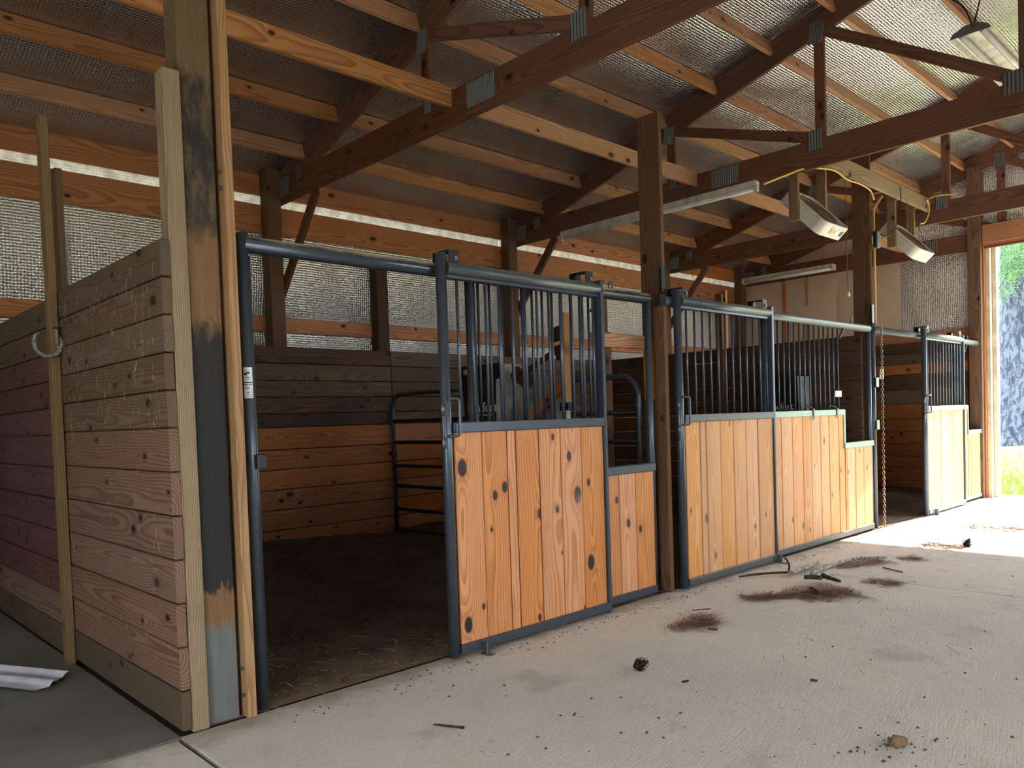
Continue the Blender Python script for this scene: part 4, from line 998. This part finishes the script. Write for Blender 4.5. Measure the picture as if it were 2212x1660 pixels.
t = thing('corrugated_strip', 'white corrugated panel strip lying on the grey floor slab', 'corrugated strip', (0.6, 4.85, 0.01))
A0 = at_px(150, 1455, Z=0.03); A1 = at_px(72, 1490, Z=0.03); dirn = (at_px(0, 1440, Z=0.03)-A0).normalized()
V, F = [], []; n = 40
for i in range(n+1):
    s = i/n; p = A0.lerp(A1, s); ph = (s*2.0) % 1.0
    z = 0.012 + 0.022*max(0, math.cos(2*PI*(s*2.0)))**0.7 + 0.008*(1-s)
    a = p + dirn*(0.02*math.sin(s*9)); b = p + dirn*1.2
    V += [(a.x, a.y, z), (b.x, b.y, z)]
for i in range(n): F.append((2*i, 2*i+1, 2*i+3, 2*i+2))
o = mobj('sheet', V, F, 'white_sheet', t, None, True)
md = o.modifiers.new('solid', 'SOLIDIFY'); md.thickness = 0.0025

def blades(n, fn, wd=0.0022):
    """many small curved strips as one mesh: fn(i) -> (p, dir, length, normal, bend)"""
    V, F = [], []
    for i in range(n):
        p, d, L, nr, bend = fn(i); p, d, nr = Vector(p), Vector(d).normalized(), Vector(nr).normalized()
        s = d.cross(nr).normalized()*wd/2; b = len(V)
        for k in range(4):
            q = p+d*L*k/3+s*2*bend*math.sin(PI*k/3)*10; V += [q-s, q+s+nr*0.0008]
        for k in range(3): F.append((b+2*k, b+2*k+1, b+2*k+3, b+2*k+2))
    return V, F
R = random.Random(21)
def st(i):
    y = R.uniform(3.4, 4.85); z = R.choice([R.uniform(1.32, 2.05), R.uniform(1.32, 2.05), R.uniform(0.2, 1.3)])
    return ((1.2185, y, z), (0, R.gauss(0, 0.35), -1), R.uniform(0.015, 0.06), (-1, 0, 0), R.uniform(-0.6, 0.6))
o = mobj('straw_wisps', *blades(260, st, 0.0013), 'straw'); tag(o, 'pale straw wisps stuck to the boards of the weathered partition', 'straw', kind='stuff')
def st(i):
    x = R.uniform(1.5, 4.6); y = R.uniform(3.2, 3.75)
    if x < 2.6: y = R.triangular(3.2, 4.3, 3.4)
    return ((x, y, max(0.004, bed_z(x, y)+0.004 if y > 3.345 else 0.004)), (R.uniform(-1, 1), R.uniform(-1, 1), 0.05), R.uniform(0.02, 0.10), (0, 0, 1), R.uniform(-1, 1))
o = mobj('straw_litter', *blades(500, st, 0.003), 'straw'); tag(o, 'pale straw bits scattered along the foot of the stall fronts', 'straw', kind='stuff')
def chips():
    V, F = [], []
    for i in range(9000):
        x = R.uniform(1.32, 4.7); y = R.uniform(3.4, 6.6); z = bed_z(x, y)+0.004; s = R.uniform(0.004, 0.014); a = R.uniform(0, PI); b = len(V)
        u = Vector((math.cos(a), math.sin(a), R.uniform(-.4, .4)))*s; v = Vector((-math.sin(a), math.cos(a), R.uniform(-.4, .4)))*s*0.4
        for q in (u+v, v-u, -u-v, u-v): V.append((x+q.x, y+q.y, z+q.z))
        F.append((b, b+1, b+2, b+3))
    return V, F
MAT['chip'] = plain('wood_chip', rgb(120, 96, 72), 0.9, nscale=40, col2=rgb(60, 44, 34))
o = mobj('bedding_chips', *chips(), 'chip'); tag(o, 'brown wood chips strewn over the bedding of the open stall', 'chips', kind='stuff')

# ------------------------------------------------------------------ litter on the aisle floor
def needle_pile(label, blobs, n, mat='needle', L=(0.05, 0.14), h=0.03, wd=0.006):
    tot = sum(b[3] for b in blobs)
    def fn(i):
        r_ = R.uniform(0, tot); k = 0
        while r_ > blobs[k][3] and k < len(blobs)-1: r_ -= blobs[k][3]; k += 1
        (a, b, wv, _) = blobs[k]; s = R.random(); c = Vector(a).lerp(Vector(b), s); g = R.gauss(0, 1)
        d = (Vector(b)-Vector(a)).normalized(); q = Vector((-d.y, d.x, 0))
        p = c+q*g*wv; hh = 0.55*h*math.exp(-g*g)*R.random()+0.003
        an = math.atan2(d.y, d.x)+R.gauss(0, 0.7)
        return ((p.x, p.y, hh), (math.cos(an), math.sin(an), R.gauss(0, 0.06)), R.uniform(*L), (0, 0, 1), R.uniform(-0.2, 0.2))
    o = mobj('needle_pile', *blades(n, fn, wd), mat); return tag(o, label, 'pine needles', kind='stuff')
G = lambda px, py: tuple(at_px(px, py, Z=0.0))
needle_pile('small grey heap of dry pine needles and straw nearest the pine cone', [(G(1440, 1362), G(1540, 1350), 0.045, 3), (G(1490, 1345), G(1530, 1338), 0.04, 2)], 240, 'needle', h=0.06)
needle_pile('pale dry needles topping the small grey heap', [(G(1470, 1352), G(1530, 1345), 0.035, 1)], 90, 'needle_pale', h=0.075)
needle_pile('wide brown pine needle heap below the fallen sticks', [(G(1705, 1288), G(1830, 1280), 0.10, 5), (G(1605, 1297), G(1700, 1288), 0.045, 2)], 800, 'needle', h=0.05)
needle_pile('pale needles mixed in the wide brown heap', [(G(1705, 1288), G(1830, 1280), 0.09, 4), (G(1605, 1297), G(1690, 1290), 0.04, 1)], 300, 'needle_pale', h=0.055)
needle_pile('needle litter beneath the far lichen stick', [(G(1800, 1228), G(1910, 1212), 0.06, 1)], 320, 'needle', h=0.03)
needle_pile('thin needle patch beside the slab joint', [(G(1865, 1252), G(1930, 1262), 0.06, 1)], 160, 'needle', h=0.01)
needle_pile('sunlit reddish needle streak beside the far pine cone', [(G(1985, 1175), G(2075, 1182), 0.10, 1)], 420, 'needle', h=0.02)
needle_pile('long sunlit reddish needle streak toward the aisle doorway', [(G(2080, 1135), G(2212, 1145), 0.22, 1)], 700, 'needle', h=0.015)
needle_pile('small dark needle patch at the edge of the sunlight', [(G(1935, 1208), G(1985, 1208), 0.05, 1)], 120, 'needle', h=0.015)
needle_pile('thin needles scattered on the sunlit floor', [(G(1960, 1150), G(2212, 1210), 0.5, 1), (G(2000, 1120), G(2212, 1170), 0.6, 1)], 420, 'needle', h=0.004, wd=0.003)
needle_pile('thin needles scattered on the shaded aisle floor', [(G(1300, 1420), G(2212, 1400), 0.5, 1), (G(1700, 1240), G(2212, 1260), 0.35, 1)], 160, 'needle', h=0.003, wd=0.0025)

def stick(label, pix, r0, r1, mat, zoff=0.02, extra=None):
    t = thing('fallen_stick', label, 'stick', tuple(G(*pix[0])))
    P = [Vector(G(*p))+Vector((R.uniform(-.004, .004), R.uniform(-.004, .004), zoff)) for p in pix]; P = smooth_path(P, 4); n = len(P)
    tube('stem', P, [max(0.003, r0+(r1-r0)*i/(n-1))*R.uniform(0.85, 1.15) for i in range(n)], mat, t, 7)
    for e in (extra or []):
        tube('twig', smooth_path(e, 4), 0.008, mat, t, 6)
    return t
b = Vector(G(1703, 1244)); 
stick('thin dark stick with an upright stub, lying before the pale stall door', [(1597, 1252), (1640, 1246), (1700, 1243), (1712, 1245)], 0.008, 0.013, 'bark_stick', 0.02, [[b+Vector((0, 0, .02)), b+Vector((0.02, 0, .07)), b+Vector((-.01, 0.0, .115)), b+Vector((-.03, .01, .145))]])
stick('lichen-covered stick next to the thin dark stick', [(1708, 1246), (1730, 1238), (1755, 1228), (1772, 1220)], 0.022, 0.014, 'lichen_stick', 0.025)
stick('long lichen stick tapering towards the sunlight', [(1752, 1245), (1790, 1230), (1840, 1215), (1880, 1211), (1915, 1211)], 0.022, 0.007, 'lichen_stick', 0.022)
stick('short black bark piece on top of the wide needle heap', [(1738, 1262), (1760, 1262), (1774, 1264)], 0.018, 0.016, 'bark_stick', 0.05)
stick('slanted dark bark piece at the back of the wide needle heap', [(1778, 1256), (1795, 1262), (1815, 1268)], 0.020, 0.010, 'bark_stick', 0.04)
stick('dark twig lying across the front of the wide needle heap', [(1750, 1282), (1762, 1288), (1770, 1292)], 0.010, 0.008, 'bark_stick', 0.04)
stick('dark twig stub at the end of the small grey heap', [(1530, 1363), (1550, 1364)], 0.006, 0.008, 'bark_stick', 0.01)
stick('thin dark twig on bare concrete near the open stall doorway', [(936, 1569), (965, 1572), (1002, 1575)], 0.004, 0.006, 'bark_stick', 0.006)
stick('tiny straight twig behind the small grey heap', [(1496, 1320), (1534, 1317)], 0.003, 0.003, 'bark_stick', 0.004)
stick('thin twig across the aisle slab joint', [(1908, 1228), (1950, 1238)], 0.005, 0.004, 'bark_stick', 0.006)
stick('small dark twig alone on the open concrete', [(1752, 1472), (1766, 1473)], 0.006, 0.005, 'bark_stick', 0.006)
stick('tiny chip of twig left of the lone dark twig', [(1474, 1476), (1487, 1474)], 0.006, 0.005, 'bark_stick', 0.006)

def pine_cone(label, pos, size, tilt):
    t = thing('pine_cone', label, 'pine cone', tuple(pos))
    m0 = Matrix.Translation(Vector(pos)+Vector((0, 0, size*0.42))) @ Euler(tilt).to_matrix().to_4x4()
    core = [(0, 0, -size*0.55), (0, 0, -size*0.3), (0, 0, 0.1*size), (0, 0, size*0.55)]
    V, F = tube_data(core, [size*0.1, size*0.26, size*0.26, size*0.05], 8); mobj('core', V, F, 'cone', t, m0, True)
    me = bpy.data.meshes.new('scale'); s = size*0.17
    me.from_pydata([(0, -s*0.5, 0), (0, s*0.5, 0), (s*1.6, s*0.75, s*0.35), (s*1.9, 0, s*0.6), (s*1.6, -s*0.75, s*0.35), (s*1.5, 0, 0.0)], [], [(0, 1, 2, 3, 4), (0, 4, 5), (1, 5, 2), (0, 5, 1), (5, 4, 3), (5, 3, 2)])
    me.materials.append(MAT['cone'])
    for i in range(46):
        u = i/45; z = -size*0.5+u*size*1.0; a = i*2.39996; rr = size*0.24*math.sin(PI*(0.12+0.8*u))**0.7
        m = m0 @ Matrix.Translation((rr*math.cos(a), rr*math.sin(a), z)) @ Matrix.Rotation(a, 4, 'Z') @ Matrix.Rotation(-0.5+0.5*u, 4, 'Y') @ Matrix.Scale(1.15-0.7*u, 4)
        link(bpy.data.objects.new('scale', me), m, t)
    return t
pine_cone('black pine cone casting a shadow on the shaded concrete', G(1385, 1449), 0.075, (1.2, 0.2, 0.6))
pine_cone('brown pine cone in the sunlight past the lichen sticks', G(2090, 1181), 0.085, (0.4, 0.3, 0.0))

# dirt clod with crumbs
def lump(name, pos, r, mat, seed, parent=None, flat=0.7):
    bm = bmesh.new(); bmesh.ops.create_icosphere(bm, subdivisions=3, radius=r); q = Vector(pos)
    for v in bm.verts:
        d = v.co.normalized(); k = 1+0.5*(vnoise(d.x*2.3+seed, d.y*2.3+d.z*1.7, seed)-0.5)+0.2*(vnoise(d.x*7, d.y*7+d.z*5, seed+1)-0.5)
        v.co = Vector((v.co.x*k, v.co.y*k, v.co.z*k*flat))
    return bmobj(name, bm, mat, parent, Matrix.Translation(q+Vector((0, 0, r*flat*0.7))), True)
o = lump('dirt_clod', G(1940, 1612), 0.032, 'clod', 3); tag(o, 'tan dirt clod on the concrete, nearest the lens among the floor litter', 'clod')
def crumbs(n, fn):
    V, F = [], []
    for i in range(n):
        (x, y, r) = fn(i); b = len(V)
        for k in range(5):
            a = 2*PI*k/5+R.random(); V.append((x+r*math.cos(a)*R.uniform(.6, 1.4), y+r*math.sin(a)*R.uniform(.6, 1.2), 0.001))
        V.append((x, y, r*R.uniform(0.5, 1.0)+0.002))
        for k in range(5): F.append((b+k, b+(k+1) % 5, b+5))
    return V, F
def fn(i):
    if i < 30:
        c = G(1925, 1612); return (c[0]+R.gauss(0, 0.07), c[1]+R.gauss(0, 0.07), R.uniform(0.003, 0.010))
    if i < 300: x = R.uniform(1.6, 9.0); return (x, 3.2-abs(R.gauss(0, 0.07)), R.uniform(0.002, 0.008))
    p = G(R.uniform(900, 2212), R.uniform(1230, 1655)); return (p[0], p[1], R.choice([0.002, 0.002, 0.003, 0.003, 0.004, 0.008]))
o = mobj('floor_crumbs', *crumbs(520, fn), 'crumb'); tag(o, 'dark crumbs of dirt and bark scattered over the concrete', 'crumbs', kind='stuff')

# ------------------------------------------------------------------ outside the aisle doorway
def gz(x, y): return -0.03+max(0, (x-13.0))*0.098+0.05*(fbm(x*0.6, y*0.6, 12)-0.5)*min(1, max(0, x-13)*0.3)
V, F = [], []; nx, ny = 90, 60; x0, x1, y0, y1 = 12.6, 90.0, -40.0, 60.0
for j in range(ny+1):
    for i in range(nx+1):
        x = x0+(x1-x0)*(i/nx)**2; y = y0+(y1-y0)*j/ny; V.append((x, y, gz(x, y)))
for j in range(ny):
    for i in range(nx):
        a = j*(nx+1)+i; F.append((a, a+1, a+nx+2, a+nx+1))
o = mobj('lawn', V, F, 'ground', None, None, True); o['kind'] = 'structure'
mobj('yard', [(-60, -60, -0.14), (90, -60, -0.14), (90, 70, -0.14), (-60, 70, -0.14)], [(0, 1, 2, 3)], 'yard_beige')['kind'] = 'structure'  # unseen ground around the barn, made beige for neutral bounce light
def gr(i):
    x = 12.7+abs(R.gauss(0, 2.2)); y = R.uniform(1.5, 6.0)+(x-12.6)*0.2
    return ((x, y, gz(x, y)), (R.gauss(0, .35), R.gauss(0, .35), 1), R.uniform(0.03, 0.10), (-1, -0.3, 0), R.uniform(-1, 1))
o = mobj('grass_blades', *blades(7000, gr, 0.008), 'grass'); tag(o, 'bright green grass blades outside the aisle doorway', 'grass', kind='stuff')
# big pine trunk
tb = at_px(2206, 950, X=18.6); tb.z = gz(tb.x, tb.y)
TC = at_px(2224, 950, X=18.6)
t = thing('pine_tree', 'thick pale grey pine trunk with plated bark standing past the aisle doorway', 'tree', (TC.x, TC.y, gz(TC.x, TC.y)))
V, F = [], []; nz, na = 60, 64
for j in range(nz+1):
    z = 7.5*(j/nz)**1.3
    for i in range(na):
        a = 2*PI*i/na; r_ = 0.50+0.30*math.exp(-z/0.55)*(1+0.35*math.sin(a*5+1))+0.10*math.exp(-z/2.0) - 0.012*z
        r_ += 0.03*(fbm(math.cos(a)*4+9, math.sin(a)*4+z*1.5, 2)-0.5)+0.02*(vnoise(a*7, z*5, 6)-0.5)
        V.append((r_*math.cos(a), r_*math.sin(a), z-0.1))
for j in range(nz):
    for i in range(na):
        i2 = (i+1) % na; F.append((j*na+i, j*na+i2, (j+1)*na+i2, (j+1)*na+i))
mobj('trunk', V, F, 'bark', t, Matrix.Translation((TC.x, TC.y, gz(TC.x, TC.y))), True)
def branch(p0, p1, seed):
    rr = random.Random(seed); P = smooth_path([p0, (Vector(p0)+Vector(p1))/2+Vector((0, 0, 0.2)), p1], 4)
    tube('branch', P, [0.03-0.022*i/(len(P)-1) for i in range(len(P))], 'bark', t, 6)
    def fn(i):
        q = P[rr.randrange(2, len(P))]+Vector((rr.gauss(0, .12), rr.gauss(0, .12), rr.gauss(0, .08)))
        return (q, (rr.gauss(0, 1), rr.gauss(0, 1), rr.gauss(0.2, .8)), rr.uniform(0.12, 0.26), (rr.gauss(0, 1), rr.gauss(0, 1), rr.gauss(0, 1)), rr.uniform(-.4, .4))
    o = mobj('needle_tuft', *blades(360, fn, 0.009), 'leaf', t); o['kind'] = 'stuff'
for k, (px, py, X) in enumerate([(2160, 560, 17.0), (2172, 600, 17.2), (2150, 640, 17.6), (2190, 540, 16.8), (2200, 585, 17.4)]):
    e = at_px(px, py, X=X); branch((TC.x-0.3, TC.y, e.z+0.6), tuple(e), 40+k)
# shrubs and a distant tree line
def bush(name, label, cat, c, rx, rz, n, wd, mat, seed):
    rr = random.Random(seed); t = thing(name, label, cat, (c[0], c[1], c[2]))
    tube('stem', [(c[0], c[1], c[2]-0.05), (c[0]+0.05, c[1], c[2]+rz)], [0.05, 0.02], 'bark', t, 6)
    def fn(i):
        d = Vector((rr.gauss(0, 1), rr.gauss(0, 1), rr.gauss(0, 1))).normalized()*(0.55+0.45*rr.random())
        p = Vector(c)+Vector((d.x*rx, d.y*rx, rz+d.z*rz))
        return (p, (rr.gauss(0, 1), rr.gauss(0, 1), rr.gauss(0, 1)), wd*rr.uniform(2, 4), (rr.gauss(0, 1), rr.gauss(0, 1), rr.gauss(0, 1)), 0)
    o = mobj('foliage', *blades(n, fn, wd), mat, t); o['kind'] = 'stuff'
    return t
c = at_px(2150, 880, X=26.0); bush('shrub', 'pale green shrub between the door jamb and the pine trunk', 'shrub', (c.x, c.y, gz(c.x, c.y)), 0.9, 0.9, 1600, 0.05, 'shrub', 5)
c = at_px(2120, 800, X=40.0); bush('shrub', 'distant pale green shrub behind the door jamb', 'shrub', (c.x, c.y+2, gz(c.x, c.y)), 2.0, 2.0, 1800, 0.09, 'shrub', 6)
for k in range(7):
    q = bush('far_tree', 'hazy green tree far across the yard', 'tree', (60+5*math.sin(k*3.1), -14+11*k, gz(60, 0)), 4.0, 3.2+1.2*math.sin(k*1.7), 1500, 0.22, 'shrub', 60+k); q['group'] = 'trees across the yard'
